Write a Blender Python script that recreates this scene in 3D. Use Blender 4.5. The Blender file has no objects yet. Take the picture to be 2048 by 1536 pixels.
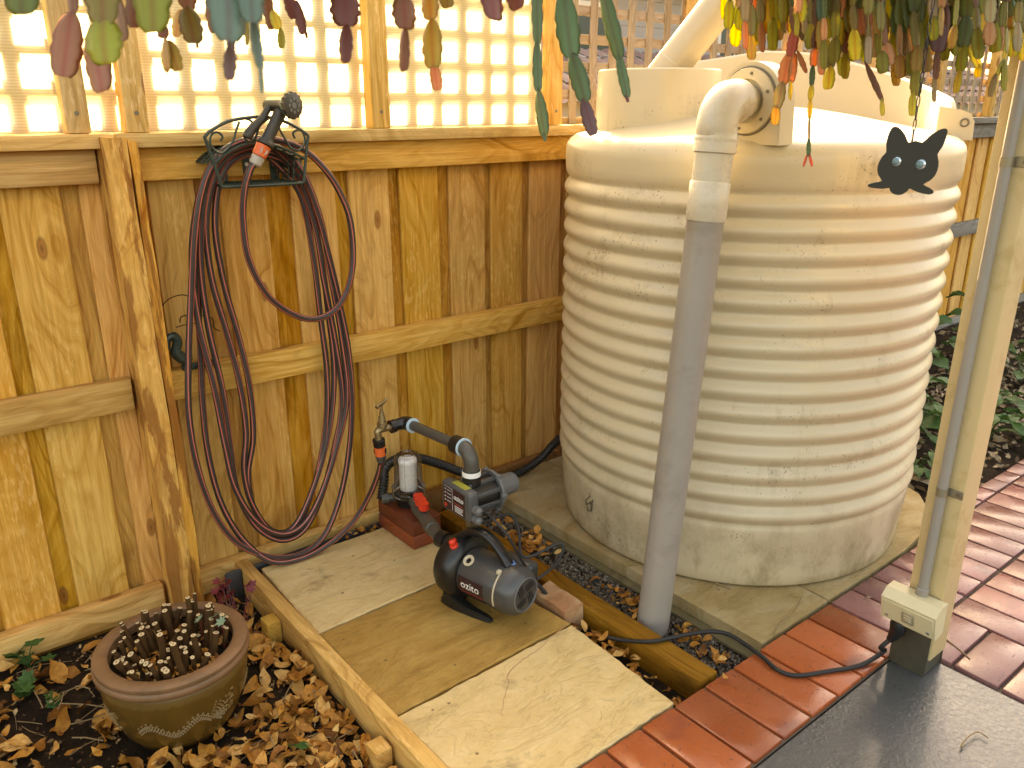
import bpy, bmesh, math, random
import numpy as np
from mathutils import Vector, Matrix, noise as mnoise
R = math.radians
rnd = random.Random(7)
scene = bpy.context.scene
col = scene.collection

# ------------------------------------------------------------------ camera
CAM_H, FOC, PITCH, AZ = 1.45, 1640.0, math.atan(556 / 1640.0), R(51.1)
cd = bpy.data.cameras.new('camera')
cam = bpy.data.objects.new('camera', cd)
col.objects.link(cam)
cam.location = (0, 0, CAM_H)
cam.rotation_euler = (math.pi / 2 - PITCH, 0, AZ - math.pi / 2)
cd.sensor_width = 36
cd.lens = FOC / 2048 * 36
cd.clip_start = 0.05
cd.clip_end = 500
cd.dof.use_dof = True
cd.dof.focus_distance = 2.2
cd.dof.aperture_fstop = 13.0
scene.camera = cam

# ------------------------------------------------------------------ sky, sun, exposure
SUN_EL, SUN_AZ = R(33), R(57)          # sun_az: angle of the sun from world +X
w = bpy.data.worlds.new('World')
scene.world = w
w.use_nodes = True
wn = w.node_tree.nodes
sky = wn.new('ShaderNodeTexSky')
sky.sky_type = 'NISHITA'
sky.sun_disc = False
sky.sun_elevation = SUN_EL
sky.sun_rotation = math.pi / 2 - SUN_AZ
sky.air_density = 1.0
sky.dust_density = 5.0
sky.ozone_density = 0.6
bg = wn['Background']
bg.inputs['Strength'].default_value = 0.15
w.node_tree.links.new(sky.outputs[0], bg.inputs['Color'])

sd = bpy.data.lights.new('sun', 'SUN')
sd.energy = 3.3
sd.angle = R(0.6)
sd.color = (1.0, 0.94, 0.83)
sun = bpy.data.objects.new('sun', sd)
col.objects.link(sun)
sdir = Vector((math.cos(SUN_AZ) * math.cos(SUN_EL), math.sin(SUN_AZ) * math.cos(SUN_EL), math.sin(SUN_EL)))
sun.rotation_euler = sdir.to_track_quat('Z', 'Y').to_euler()
sun.location = (3, 6, 5)

vs = scene.view_settings
vs.view_transform = 'Standard'
vs.look = 'None'
vs.gamma = 1.0
vs.use_curve_mapping = False
vs.exposure = 2.65
vs.use_white_balance = True
vs.white_balance_temperature = 10800
vs.white_balance_tint = 12
scene.render.filter_size = 1.15
scene.cycles.max_bounces = 8
scene.cycles.diffuse_bounces = 5
scene.cycles.transparent_max_bounces = 12
scene.cycles.caustics_reflective = False
scene.cycles.caustics_refractive = False
scene.cycles.sample_clamp_indirect = 6.0
scene.cycles.use_denoising = True

# ------------------------------------------------------------------ survey helpers: a sighted line met with a known plane
_cp, _sp, _ca, _sa = math.cos(PITCH), math.sin(PITCH), math.cos(AZ), math.sin(AZ)
C0 = Vector((0, 0, CAM_H))
FWD = Vector((_ca * _cp, _sa * _cp, -_sp))
def ray(u, v):
    x = (u - 1024.0) / FOC; y = -(v - 768.0) / FOC
    fw = _cp + y * _sp; up = -_sp + y * _cp
    return Vector((x * _sa + fw * _ca, -x * _ca + fw * _sa, up))
def at_z(u, v, z=0.0):
    d = ray(u, v); return C0 + d * ((z - CAM_H) / d.z)
def at_y(u, v, y):
    d = ray(u, v); return C0 + d * (y / d.y)
def at_x(u, v, x):
    d = ray(u, v); return C0 + d * (x / d.x)
def at_d(u, v, dist):
    d = ray(u, v); return C0 + d * (dist / d.dot(FWD))

# ------------------------------------------------------------------ mesh helpers
class MB:
    def __init__(s):
        s.v = []; s.f = []; s.m = []; s.uv = {}
    def add(s, vs_, fs, m=0):
        o = len(s.v)
        s.v += [tuple(p) for p in vs_]
        s.f += [tuple(i + o for i in f) for f in fs]
        s.m += [m] * len(fs)
        return o
    def box(s, lo, hi, bev=0.0, m=0, mat=None, segs=1):
        lo = Vector(lo); hi = Vector(hi)
        bm = bmesh.new()
        bmesh.ops.create_cube(bm, size=1.0)
        for q in bm.verts:
            q.co = Vector(((lo[i] + hi[i]) / 2 + q.co[i] * (hi[i] - lo[i]) for i in range(3)))
        if bev > 0:
            bmesh.ops.bevel(bm, geom=bm.edges[:] + bm.verts[:], offset=bev, segments=segs, affect='EDGES', profile=0.5)
        s.from_bm(bm, m, mat)
        return s
    def from_bm(s, bm, m=0, mat=None):
        bm.verts.index_update()
        vv = [(mat @ q.co) if mat is not None else q.co.copy() for q in bm.verts]
        ff = [[l.index for l in f.verts] for f in bm.faces]
        bm.free()
        s.add(vv, ff, m)
    def tube(s, path, r, n=10, m=0, closed=False, cap=True, uvtwist=None):
        P = [Vector(p) for p in path]
        k = len(P)
        rr = r if isinstance(r, (list, tuple)) else [r] * k
        T = []
        for i in range(k):
            if closed: t = P[(i + 1) % k] - P[i - 1]
            else: t = P[min(i + 1, k - 1)] - P[max(i - 1, 0)]
            T.append(t.normalized() if t.length > 1e-9 else Vector((0, 0, 1)))
        a = T[0].orthogonal().normalized()
        cols = n + 1 if uvtwist is not None else n
        vv = []; ang0 = 0
        for i in range(k):
            a = (a - T[i] * a.dot(T[i]))
            a = a.normalized() if a.length > 1e-9 else T[i].orthogonal().normalized()
            b = T[i].cross(a)
            for j in range(cols):
                t = 2 * math.pi * j / n
                vv.append(P[i] + (a * math.cos(t) + b * math.sin(t)) * rr[i])
        ff = []
        for i in range(k if closed else k - 1):
            i2 = (i + 1) % k
            for j in range(n):
                j2 = j + 1 if uvtwist is not None else (j + 1) % n
                ff.append((i * cols + j, i * cols + j2, i2 * cols + j2, i2 * cols + j))
        if cap and not closed:
            ff.append(tuple(reversed(range(n)))); ff.append(tuple((k - 1) * cols + j for j in range(n)))
        o = s.add(vv, ff, m)
        if uvtwist is not None:
            L = 0
            for i in range(k):
                if i: L += (P[i] - P[i - 1]).length
                for j in range(cols):
                    s.uv[o + i * cols + j] = (j / n + L * uvtwist, L)
        return s
    def cyl(s, a, b, r1, r2=None, n=20, m=0):
        return s.tube([a, b], [r1, r1 if r2 is None else r2], n, m)
    def lathe(s, prof, n=32, m=0, mat=None, a0=0.0, a1=None, cap=True):
        full = a1 is None
        a1 = 2 * math.pi if full else a1
        cols = n if full else n + 1
        vv = []
        for r, z in prof:
            for j in range(cols):
                t = a0 + (a1 - a0) * j / n
                p = Vector((r * math.cos(t), r * math.sin(t), z))
                vv.append(mat @ p if mat is not None else p)
        ff = []
        for i in range(len(prof) - 1):
            for j in range(n):
                j2 = (j + 1) % cols
                ff.append((i * cols + j, i * cols + j2, (i + 1) * cols + j2, (i + 1) * cols + j))
        if full and cap:
            if prof[0][0] > 1e-6: ff.append(tuple(reversed(range(cols))))
            if prof[-1][0] > 1e-6: ff.append(tuple((len(prof) - 1) * cols + j for j in range(cols)))
        s.add(vv, ff, m)
        return s
    def prism(s, poly, h0, h1, mat=None, m=0):
        n = len(poly)
        vv = [Vector((x, y, h0)) for x, y in poly] + [Vector((x, y, h1)) for x, y in poly]
        if mat is not None: vv = [mat @ q for q in vv]
        ff = [tuple(reversed(range(n))), tuple(range(n, 2 * n))]
        for i in range(n):
            j = (i + 1) % n
            ff.append((i, j, n + j, n + i))
        s.add(vv, ff, m)
        return s

def crom(pts, k=8, closed=False):
    P = [Vector(p) for p in pts]
    n = len(P); out = []
    for i in range(n if closed else n - 1):
        if closed: a, b, c, d = P[i - 1], P[i], P[(i + 1) % n], P[(i + 2) % n]
        else: a, b, c, d = P[max(i - 1, 0)], P[i], P[i + 1], P[min(i + 2, n - 1)]
        for j in range(k):
            t = j / k
            out.append(0.5 * ((2 * b) + (c - a) * t + (2 * a - 5 * b + 4 * c - d) * t * t + (3 * b - a - 3 * c + d) * t ** 3))
    if not closed: out.append(P[-1])
    return out

def obj(name, mb, mats, parent=None, smooth=True, angle=40, origin=None):
    me = bpy.data.meshes.new(name)
    off = Vector(origin) if origin is not None else Vector((0, 0, 0))
    me.from_pydata([tuple(Vector(p) - off) for p in mb.v], [], mb.f)
    for m_ in (mats if isinstance(mats, (list, tuple)) else [mats]): me.materials.append(m_)
    me.polygons.foreach_set('material_index', mb.m)
    if mb.uv:
        uvl = me.uv_layers.new(name='UVMap')
        for l in me.loops:
            uvl.data[l.index].uv = mb.uv.get(l.vertex_index, (0, 0))
    if smooth:
        me.polygons.foreach_set('use_smooth', [True] * len(me.polygons))
        me.set_sharp_from_angle(angle=R(angle))
    me.update()
    o = bpy.data.objects.new(name, me)
    col.objects.link(o)
    o.location = off
    if parent is not None: o.parent = parent
    return o
def tag(o, label=None, cat=None, group=None, kind=None):
    if label: o['label'] = label
    if cat: o['category'] = cat
    if group: o['group'] = group
    if kind: o['kind'] = kind
    return o
def thing(name, label, cat, loc=(0, 0, 0), rz=0.0, group=None):
    o = bpy.data.objects.new(name, None)
    col.objects.link(o)
    o.location = loc
    o.rotation_euler = (0, 0, rz)
    o.empty_display_size = 0.05
    return tag(o, label, cat, group)
def part(name, mb, mats, parent, **kw):
    """a part whose builder coordinates are world coordinates; parent is an unrotated Empty or mesh"""
    base = Vector((0, 0, 0)); p = parent
    while p is not None:
        base += Vector(p.location); p = p.parent
    for i, q in enumerate(mb.v): mb.v[i] = tuple(Vector(q) - base)
    return obj(name, mb, mats, parent, **kw)

# ------------------------------------------------------------------ materials
class NT:
    def __init__(s, name):
        s.mat = bpy.data.materials.new(name)
        s.mat.use_nodes = True
        s.t = s.mat.node_tree
        s.b = s.t.nodes['Principled BSDF']
        s.out = s.t.nodes['Material Output']
    def n(s, typ, **kw):
        nd = s.t.nodes.new('ShaderNode' + typ)
        for k, v in kw.items():
            if k.startswith('_'): setattr(nd, k[1:], v)
            else: s.put(nd.inputs[k.replace('__', ' ')], v)
        return nd
    def put(s, inp, v):
        if hasattr(v, 'is_output') or isinstance(v, bpy.types.NodeSocket): s.t.links.new(v, inp)
        else: inp.default_value = v
    def set(s, **kw):
        for k, v in kw.items(): s.put(s.b.inputs[k.replace('__', ' ')], v)
    def math(s, op, a, b=0.0, c=None, clamp=False):
        nd = s.t.nodes.new('ShaderNodeMath'); nd.operation = op; nd.use_clamp = clamp
        s.put(nd.inputs[0], a); s.put(nd.inputs[1], b)
        if c is not None: s.put(nd.inputs[2], c)
        return nd.outputs[0]
    def vmul(s, vec, xyz):
        nd = s.t.nodes.new('ShaderNodeVectorMath'); nd.operation = 'MULTIPLY'
        s.put(nd.inputs[0], vec); nd.inputs[1].default_value = xyz
        return nd.outputs[0]
    def vadd(s, a, b):
        nd = s.t.nodes.new('ShaderNodeVectorMath'); nd.operation = 'ADD'
        s.put(nd.inputs[0], a); s.put(nd.inputs[1], b)
        return nd.outputs[0]
    def ramp(s, fac, stops, interp='LINEAR'):
        nd = s.t.nodes.new('ShaderNodeValToRGB')
        cr = nd.color_ramp; cr.interpolation = interp
        while len(cr.elements) < len(stops): cr.elements.new(0.5)
        for e, (p, c) in zip(cr.elements, stops):
            e.position = p; e.color = tuple(c) + ((1,) if len(c) == 3 else ())
        s.put(nd.inputs[0], fac)
        return nd.outputs[0]
    def mix(s, fac, a, b, mode='MIX'):
        nd = s.t.nodes.new('ShaderNodeMix'); nd.data_type = 'RGBA'; nd.blend_type = mode
        s.put(nd.inputs[0], fac)
        for i, q in ((6, a), (7, b)):
            if isinstance(q, tuple) and len(q) == 3: q = q + (1,)
            s.put(nd.inputs[i], q)
        return nd.outputs[2]
    def noise(s, vec, scale, detail=4, rough=0.55, dist=0.0):
        nd = s.n('TexNoise', Scale=scale, Detail=detail, Roughness=rough, Distortion=dist)
        s.t.links.new(vec, nd.inputs['Vector'])
        return nd.outputs['Fac']
    def obco(s):
        return s.n('TexCoord').outputs['Object']
    def bump(s, h, strength=0.3, dist=0.002):
        nd = s.n('Bump', Strength=strength, Distance=dist, Height=h)
        s.t.links.new(nd.outputs[0], s.b.inputs['Normal'])
        return nd.outputs[0]

def wood(name, light, mid, dark, axis='z', knots=True, tint=(0.56, 0.32, 0.085), tintamt=0.30, rough=0.75, dirt=0.45, kscale=1.7, blotch=False):
    q = NT(name)
    co = q.obco()
    inf = q.n('ObjectInfo').outputs['Random']
    off = q.n('CombineXYZ', X=q.math('MULTIPLY', inf, 37.0), Y=q.math('MULTIPLY', inf, 91.0), Z=q.math('MULTIPLY', inf, 53.0)).outputs[0]
    # reorder so that z runs along the grain
    if axis == 'x':
        sp = q.n('SeparateXYZ', Vector=co)
        co = q.n('CombineXYZ', X=sp.outputs[1], Y=sp.outputs[2], Z=sp.outputs[0]).outputs[0]
    elif axis == 'y':
        sp = q.n('SeparateXYZ', Vector=co)
        co = q.n('CombineXYZ', X=sp.outputs[0], Y=sp.outputs[2], Z=sp.outputs[1]).outputs[0]
    c = q.vadd(co, off)
    # knots: sparse voronoi cells, elongated along the grain
    vo = q.n('TexVoronoi', Scale=kscale)
    vo.feature = 'F1'
    vo.voronoi_dimensions = '2D'
    s0 = q.n('SeparateXYZ', Vector=c)
    q.t.links.new(q.n('CombineXYZ', X=q.math('MULTIPLY', q.math('ADD', s0.outputs[0], s0.outputs[1]), 2.6), Y=s0.outputs[2], Z=0.0).outputs[0], vo.inputs['Vector'])
    d = vo.outputs['Distance']
    infl = q.n('MapRange', Value=d, **{'From__Min': 0.06, 'From__Max': 0.5, 'To__Min': 1.0, 'To__Max': 0.0}).outputs[0]
    wob = q.noise(q.vmul(c, (6, 6, 1.6)), 1.0, 2)
    # growth-ring coordinate: across the board, bent round the knots and by a slow wobble
    sp2 = q.n('SeparateXYZ', Vector=c)
    g = q.math('ADD', q.math('MULTIPLY', sp2.outputs[0], 16.0), q.math('MULTIPLY', wob, 5.0))
    g = q.math('ADD', g, q.math('MULTIPLY', sp2.outputs[1], 9.0))
    g = q.math('ADD', g, q.math('MULTIPLY', infl, 1.9))
    gv = q.n('CombineXYZ', X=g, Y=0.0, Z=q.math('MULTIPLY', sp2.outputs[2], 1.2)).outputs[0]
    ring = q.noise(gv, 2.2, 3, 0.6)
    fine = q.noise(q.vmul(c, (300, 300, 7)), 1.0, 4, 0.7)
    streak = q.noise(q.vmul(c, (95, 95, 2.6)), 1.0, 3, 0.6)
    fleck = q.noise(q.vmul(c, (120, 120, 30)), 1.0, 2, 0.5)
    big = q.noise(q.vmul(c, (5, 5, 1.3)), 1.0, 3, 0.6)
    base = q.ramp(ring, [(0.30, dark), (0.44, mid), (0.60, light), (0.8, mid)])
    sc_ = q.n('MapRange', Value=streak, **{'From__Min': 0.36, 'From__Max': 0.64, 'To__Min': 0.0, 'To__Max': 0.48}).outputs[0]
    base = q.mix(sc_, base, q.mix(1.0, base, (0.66, 0.52, 0.36), 'MULTIPLY'))
    fc = q.n('MapRange', Value=fine, **{'From__Min': 0.40, 'From__Max': 0.66, 'To__Min': 0.0, 'To__Max': 0.5}).outputs[0]
    base = q.mix(fc, base, q.mix(1.0, base, (0.68, 0.56, 0.42), 'MULTIPLY'))
    flk = q.n('MapRange', Value=q.math('MULTIPLY', fleck, big), **{'From__Min': 0.33, 'From__Max': 0.40, 'To__Min': 0.0, 'To__Max': 0.40}).outputs[0]
    base = q.mix(flk, base, (min(1, light[0] * 1.2), min(1, light[1] * 1.3), light[2] * 1.7))
    t = q.n('MapRange', Value=big, **{'From__Min': 0.48, 'From__Max': 0.72, 'To__Min': 0.0, 'To__Max': tintamt}).outputs[0]
    base = q.mix(t, base, tint)
    # weather stains and board-to-board differences
    st = q.noise(q.vmul(c, (12, 12, 1.6)), 1.0, 6, 0.7, 0.8)
    st = q.n('MapRange', Value=st, **{'From__Min': 0.53, 'From__Max': 0.70, 'To__Min': 0.0, 'To__Max': dirt}).outputs[0]
    base = q.mix(st, base, (dark[0] * .55, dark[1] * .46, dark[2] * .36))
    hv = q.n('HueSaturation', Color=base)
    q.put(hv.inputs['Value'], q.math('ADD', q.math('MULTIPLY', inf, 0.26), 0.88))
    q.put(hv.inputs['Hue'], q.math('ADD', q.math('MULTIPLY', q.math('FRACT', q.math('MULTIPLY', inf, 13.7)), 0.012), 0.494))
    q.put(hv.inputs['Saturation'], q.math('ADD', q.math('MULTIPLY', q.math('FRACT', q.math('MULTIPLY', inf, 7.3)), 0.16), 0.96))
    base = hv.outputs[0]
    if blotch:
        bl_ = q.noise(q.vmul(c, (14, 14, 2.6)), 1.0, 6, 0.62, 0.5)
        bl_ = q.n('MapRange', Value=bl_, **{'From__Min': 0.50, 'From__Max': 0.56, 'To__Min': 0.0, 'To__Max': 0.8}).outputs[0]
        base = q.mix(bl_, base, (0.26, 0.085, 0.016))
    if knots:
        k = q.n('MapRange', Value=d, **{'From__Min': 0.042, 'From__Max': 0.062, 'To__Min': 1.0, 'To__Max': 0.0}).outputs[0]
        sel = q.math('GREATER_THAN', q.n('SeparateXYZ', Vector=vo.outputs['Color']).outputs[0], 0.55)
        k = q.math('MULTIPLY', k, sel)
        ringk = q.ramp(q.math('MULTIPLY', d, 15.0), [(0.0, (dark[0] * .25, dark[1] * .2, dark[2] * .2)), (0.45, (dark[0] * .8, dark[1] * .6, dark[2] * .5)), (0.8, (dark[0] * .35, dark[1] * .28, dark[2] * .25))])
        base = q.mix(q.math('MULTIPLY', k, 0.85), base, ringk)
    q.set(Base__Color=base, Roughness=rough, Specular__IOR__Level=0.25)
    q.bump(q.math('ADD', q.math('MULTIPLY', streak, 0.7), fine), 0.45, 0.0018)
    return q.mat

def plain(name, c, rough=0.5, metal=0.0, var=0.08, scale=20.0, bump=0.0, coat=0.0, spec=0.5, dirtc=None, dirt=0.0, dscale=7.0):
    q = NT(name)
    co = q.obco()
    nz = q.noise(co, scale, 4)
    base = q.mix(nz, tuple(x * (1 - var) for x in c), tuple(min(1, x * (1 + var)) for x in c))
    if dirtc:
        dn = q.noise(co, dscale, 6, 0.65, 0.4)
        dn = q.n('MapRange', Value=dn, **{'From__Min': 0.52, 'From__Max': 0.68, 'To__Min': 0.0, 'To__Max': dirt}).outputs[0]
        base = q.mix(dn, base, dirtc)
    q.set(Base__Color=base, Metallic=metal, Roughness=q.math('ADD', q.math('MULTIPLY', nz, 0.16), rough - 0.08), Coat__Weight=coat, Specular__IOR__Level=spec)
    if bump: q.bump(nz, bump, 0.002)
    return q.mat

M = {}
M['paling'] = wood('fence_paling_wood', (0.78, 0.480, 0.178), (0.69, 0.392, 0.128), (0.50, 0.245, 0.066), 'z', dirt=0.42)
M['paling_back'] = wood('fence_back_paling_wood', (0.60, 0.345, 0.105), (0.50, 0.262, 0.072), (0.33, 0.152, 0.038), 'z', tintamt=0.15, dirt=0.8)  # darker wood for the palings set behind the gaps
M['rail'] = wood('fence_rail_wood', (0.75, 0.472, 0.188), (0.66, 0.385, 0.135), (0.46, 0.236, 0.07), 'x', dirt=0.4)
M['sill'] = wood('sill_wood', (0.76, 0.52, 0.23), (0.68, 0.44, 0.175), (0.48, 0.28, 0.095), 'x', dirt=0.2, tintamt=0.12)
M['upright'] = wood('lattice_upright_wood', (0.72, 0.49, 0.23), (0.64, 0.41, 0.17), (0.44, 0.26, 0.10), 'z', dirt=0.15, tintamt=0.12)
M['slat'] = wood('lattice_slat_wood', (0.62, 0.49, 0.30), (0.56, 0.43, 0.25), (0.42, 0.30, 0.16), 'z', knots=False, dirt=0.2, tintamt=0.1)
M['slat_grey'] = wood('shaded_slat_wood', (0.40, 0.34, 0.26), (0.34, 0.28, 0.21), (0.22, 0.18, 0.13), 'z', knots=False, dirt=0.2, tintamt=0.0)  # greyer slat copy: shade on the right-hand lattice put into the colour
M['slatx_grey'] = wood('shaded_slat_wood_level', (0.40, 0.34, 0.26), (0.34, 0.28, 0.21), (0.22, 0.18, 0.13), 'x', knots=False, dirt=0.2, tintamt=0.0)  # level slats of the same stretch, shade in the colour too
M['slatx'] = wood('lattice_slat_wood_level', (0.62, 0.49, 0.30), (0.56, 0.43, 0.25), (0.42, 0.30, 0.16), 'x', knots=False, dirt=0.2, tintamt=0.1)
M['post'] = wood('split_post_wood', (0.84, 0.46, 0.125), (0.76, 0.37, 0.08), (0.46, 0.16, 0.028), 'z', dirt=0.5, tintamt=0.0, kscale=1.2, blotch=True)
M['sleeper'] = wood('sleeper_wood', (0.70, 0.43, 0.135), (0.61, 0.355, 0.10), (0.40, 0.20, 0.05), 'y', dirt=0.25, tintamt=0.15)
M['sleeper_dark'] = wood('old_sleeper_wood', (0.30, 0.145, 0.038), (0.23, 0.105, 0.026), (0.11, 0.048, 0.012), 'y', dirt=0.7, tintamt=0.12)
M['grey_wood'] = wood('weathered_grey_wood', (0.30, 0.29, 0.26), (0.24, 0.23, 0.21), (0.14, 0.13, 0.12), 'x', dirt=0.3, tintamt=0.0)

# tank plastic: cream, specks of dirt, stained near the foot
q = NT('cream_tank_plastic')
co = q.obco()
sp = q.n('SeparateXYZ', Vector=co)
n1 = q.noise(co, 3.5, 5, 0.6)
base = q.mix(n1, (0.54, 0.445, 0.285), (0.61, 0.515, 0.35))
blot = q.noise(q.vmul(co, (1.0, 1.0, 2.0)), 4.5, 3)
spk = q.noise(co, 120, 3, 0.7)
thr = q.math('SUBTRACT', 0.885, q.math('MULTIPLY', blot, 0.43))
s1 = q.n('MapRange', Value=q.math('SUBTRACT', spk, thr), **{'From__Min': 0.0, 'From__Max': 0.05, 'To__Min': 0.0, 'To__Max': 0.8}).outputs[0]
base = q.mix(s1, base, (0.10, 0.065, 0.03))
s2 = q.n('MapRange', Value=q.math('SUBTRACT', q.noise(co, 62, 5, 0.75), thr), **{'From__Min': -0.01, 'From__Max': 0.05, 'To__Min': 0.0, 'To__Max': 0.7}).outputs[0]
base = q.mix(s2, base, (0.12, 0.08, 0.035))
lowm = q.n('MapRange', Value=sp.outputs[2], **{'From__Min': 0.0, 'From__Max': 0.36, 'To__Min': 1.0, 'To__Max': 0.0}).outputs[0]
stain = q.noise(q.vmul(co, (1, 1, .6)), 9, 6, 0.7)
stain = q.n('MapRange', Value=stain, **{'From__Min': 0.42, 'From__Max': 0.66, 'To__Min': 0.0, 'To__Max': 1.0}).outputs[0]
base = q.mix(q.math('MULTIPLY', q.math('MULTIPLY', lowm, stain), 0.95), base, (0.24, 0.17, 0.075))
run = q.noise(q.vmul(co, (26, 26, 1.1)), 1.0, 4, 0.6)
run = q.n('MapRange', Value=q.math('MULTIPLY', run, blot), **{'From__Min': 0.30, 'From__Max': 0.46, 'To__Min': 0.0, 'To__Max': 0.45}).outputs[0]
base = q.mix(run, base, (0.30, 0.225, 0.12))
q.set(Base__Color=base, Roughness=0.30, Specular__IOR__Level=0.5)
q.bump(n1, 0.08, 0.004)
M['tank'] = q.mat
M['tank_top'] = plain('cream_tank_top_plastic', (0.55, 0.46, 0.31), 0.30, var=0.04, scale=6)
M['pvc'] = plain('white_pvc', (0.58, 0.52, 0.40), 0.28, var=0.04, dirtc=(0.45, 0.36, 0.22), dirt=0.25)
M['pvc_cream'] = plain('cream_pvc', (0.54, 0.45, 0.30), 0.32, var=0.04)
M['pvc_grey'] = plain('grey_pvc', (0.30, 0.265, 0.225), 0.36, var=0.10, scale=8, dirtc=(0.20, 0.165, 0.12), dirt=0.6)
M['rubber'] = plain('black_rubber', (0.011, 0.010, 0.009), 0.55)
M['black'] = plain('black_plastic', (0.011, 0.010, 0.009), 0.30, var=0.15)
M['corr'] = plain('black_corrugated_plastic', (0.018, 0.015, 0.012), 0.40)
M['pump_grey'] = plain('pump_grey_paint', (0.050, 0.050, 0.048), 0.33, var=0.12, coat=0.15, dirtc=(0.12, 0.10, 0.07), dirt=0.35)
M['pump_light'] = plain('light_grey_plastic', (0.12, 0.12, 0.115), 0.40)
M['ctrl_grey'] = plain('controller_grey_plastic', (0.070, 0.072, 0.070), 0.35, var=0.05)
M['decal'] = plain('dark_maroon_decal', (0.035, 0.012, 0.012), 0.35)
M['white_print'] = plain('white_print', (0.82, 0.80, 0.76), 0.5, var=0.02)
M['red_print'] = plain('red_print', (0.40, 0.05, 0.04), 0.5, var=0.02)
M['yellow_print'] = plain('yellow_print', (0.38, 0.34, 0.05), 0.5, var=0.1)
M['red_plastic'] = plain('red_valve_plastic', (0.75, 0.045, 0.02), 0.35, var=0.05)
M['orange_plastic'] = plain('orange_connector_plastic', (0.75, 0.13, 0.035), 0.4, var=0.05)
M['grey_conn'] = plain('grey_connector_plastic', (0.40, 0.37, 0.30), 0.45)
M['pipe_olive'] = plain('dark_grey_poly_pipe', (0.070, 0.062, 0.048), 0.42, var=0.1)
M['blue_plastic'] = plain('blue_plastic', (0.10, 0.22, 0.50), 0.35)
M['blue_ring'] = plain('pale_blue_ring', (0.45, 0.62, 0.70), 0.4)
M['brass'] = plain('dull_brass', (0.34, 0.25, 0.13), 0.42, metal=0.85, var=0.2, scale=60)
M['steel'] = plain('zinc_steel', (0.50, 0.48, 0.44), 0.40, metal=0.9, var=0.15)
M['steel_dark'] = plain('dull_galvanised_plate', (0.10, 0.088, 0.06), 0.48, metal=0.5, var=0.3, scale=25, bump=0.1, dirtc=(0.06, 0.055, 0.02), dirt=0.7)
M['slate_steel'] = plain('slate_grey_steel', (0.045, 0.050, 0.052), 0.45, metal=0.2, var=0.2)
M['hanger'] = plain('green_powder_coat', (0.022, 0.040, 0.028), 0.40, var=0.15)
M['gun'] = plain('dark_gun_plastic', (0.034, 0.030, 0.020), 0.45)
M['gun_teal'] = plain('teal_plastic', (0.07, 0.14, 0.12), 0.4)
M['fox'] = plain('dark_rusted_steel', (0.034, 0.030, 0.020), 0.62, metal=0.3, var=0.3, scale=40, bump=0.15)
M['chain'] = plain('black_steel_chain', (0.02, 0.02, 0.02), 0.4, metal=0.5)
M['post_paint'] = plain('cream_post_paint', (0.62, 0.46, 0.235), 0.48, var=0.05, scale=5, dirtc=(0.42, 0.27, 0.08), dirt=0.5, dscale=14)
M['outlet'] = plain('aged_white_outlet_plastic', (0.62, 0.53, 0.32), 0.4, var=0.03)
M['outlet_btn'] = plain('brown_grey_switch', (0.36, 0.29, 0.18), 0.4)
M['conduit'] = plain('grey_conduit', (0.30, 0.265, 0.22), 0.4, var=0.05)
M['clamp'] = plain('galvanised_clamp', (0.30, 0.26, 0.18), 0.42, metal=0.6, var=0.2, dirtc=(0.12, 0.08, 0.03), dirt=0.5)
M['mortar'] = plain('mortar', (0.10, 0.075, 0.05), 0.9, var=0.2)
M['stem'] = plain('brown_cut_stem_bark', (0.075, 0.034, 0.011), 0.85, spec=0.15, var=0.35, scale=90, bump=0.3)
M['stem_cut'] = plain('pale_cut_wood', (0.56, 0.42, 0.23), 0.7, var=0.1, scale=80)
M['pith'] = plain('stem_pith', (0.22, 0.12, 0.05), 0.8)
M['twig'] = plain('dry_twig', (0.26, 0.17, 0.08), 0.8, var=0.3)
M['screw'] = plain('screw_head', (0.20, 0.17, 0.12), 0.45, metal=0.7)
M['crack'] = plain('dark_split', (0.05, 0.018, 0.006), 0.9)

# translucent ribbed plastic behind the uprights
q = NT('clear_ribbed_sheet')
co = q.obco()
sp = q.n('SeparateXYZ', Vector=co)
rib = q.math('SINE', q.math('MULTIPLY', sp.outputs[2], 2 * math.pi / 0.0075))
wv = q.noise(q.vmul(co, (3, 3, 6)), 1.0, 2)
tr = q.n('BsdfTransparent', Color=(0.98, 0.98, 0.95, 1))
tl = q.n('BsdfTranslucent', Color=(0.92, 0.92, 0.78, 1))
df = q.n('BsdfDiffuse', Color=(0.82, 0.80, 0.66, 1))
ad = q.n('MixShader', Fac=0.22)
q.t.links.new(tl.outputs[0], ad.inputs[1]); q.t.links.new(df.outputs[0], ad.inputs[2])
mx = q.n('MixShader', Fac=q.math('ADD', 0.36, q.math('ADD', q.math('MULTIPLY', rib, 0.045), q.math('MULTIPLY', wv, 0.10))))
q.t.links.new(tr.outputs[0], mx.inputs[1]); q.t.links.new(ad.outputs[0], mx.inputs[2])
q.t.links.new(mx.outputs[0], q.out.inputs['Surface'])
M['sheet'] = q.mat

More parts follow.
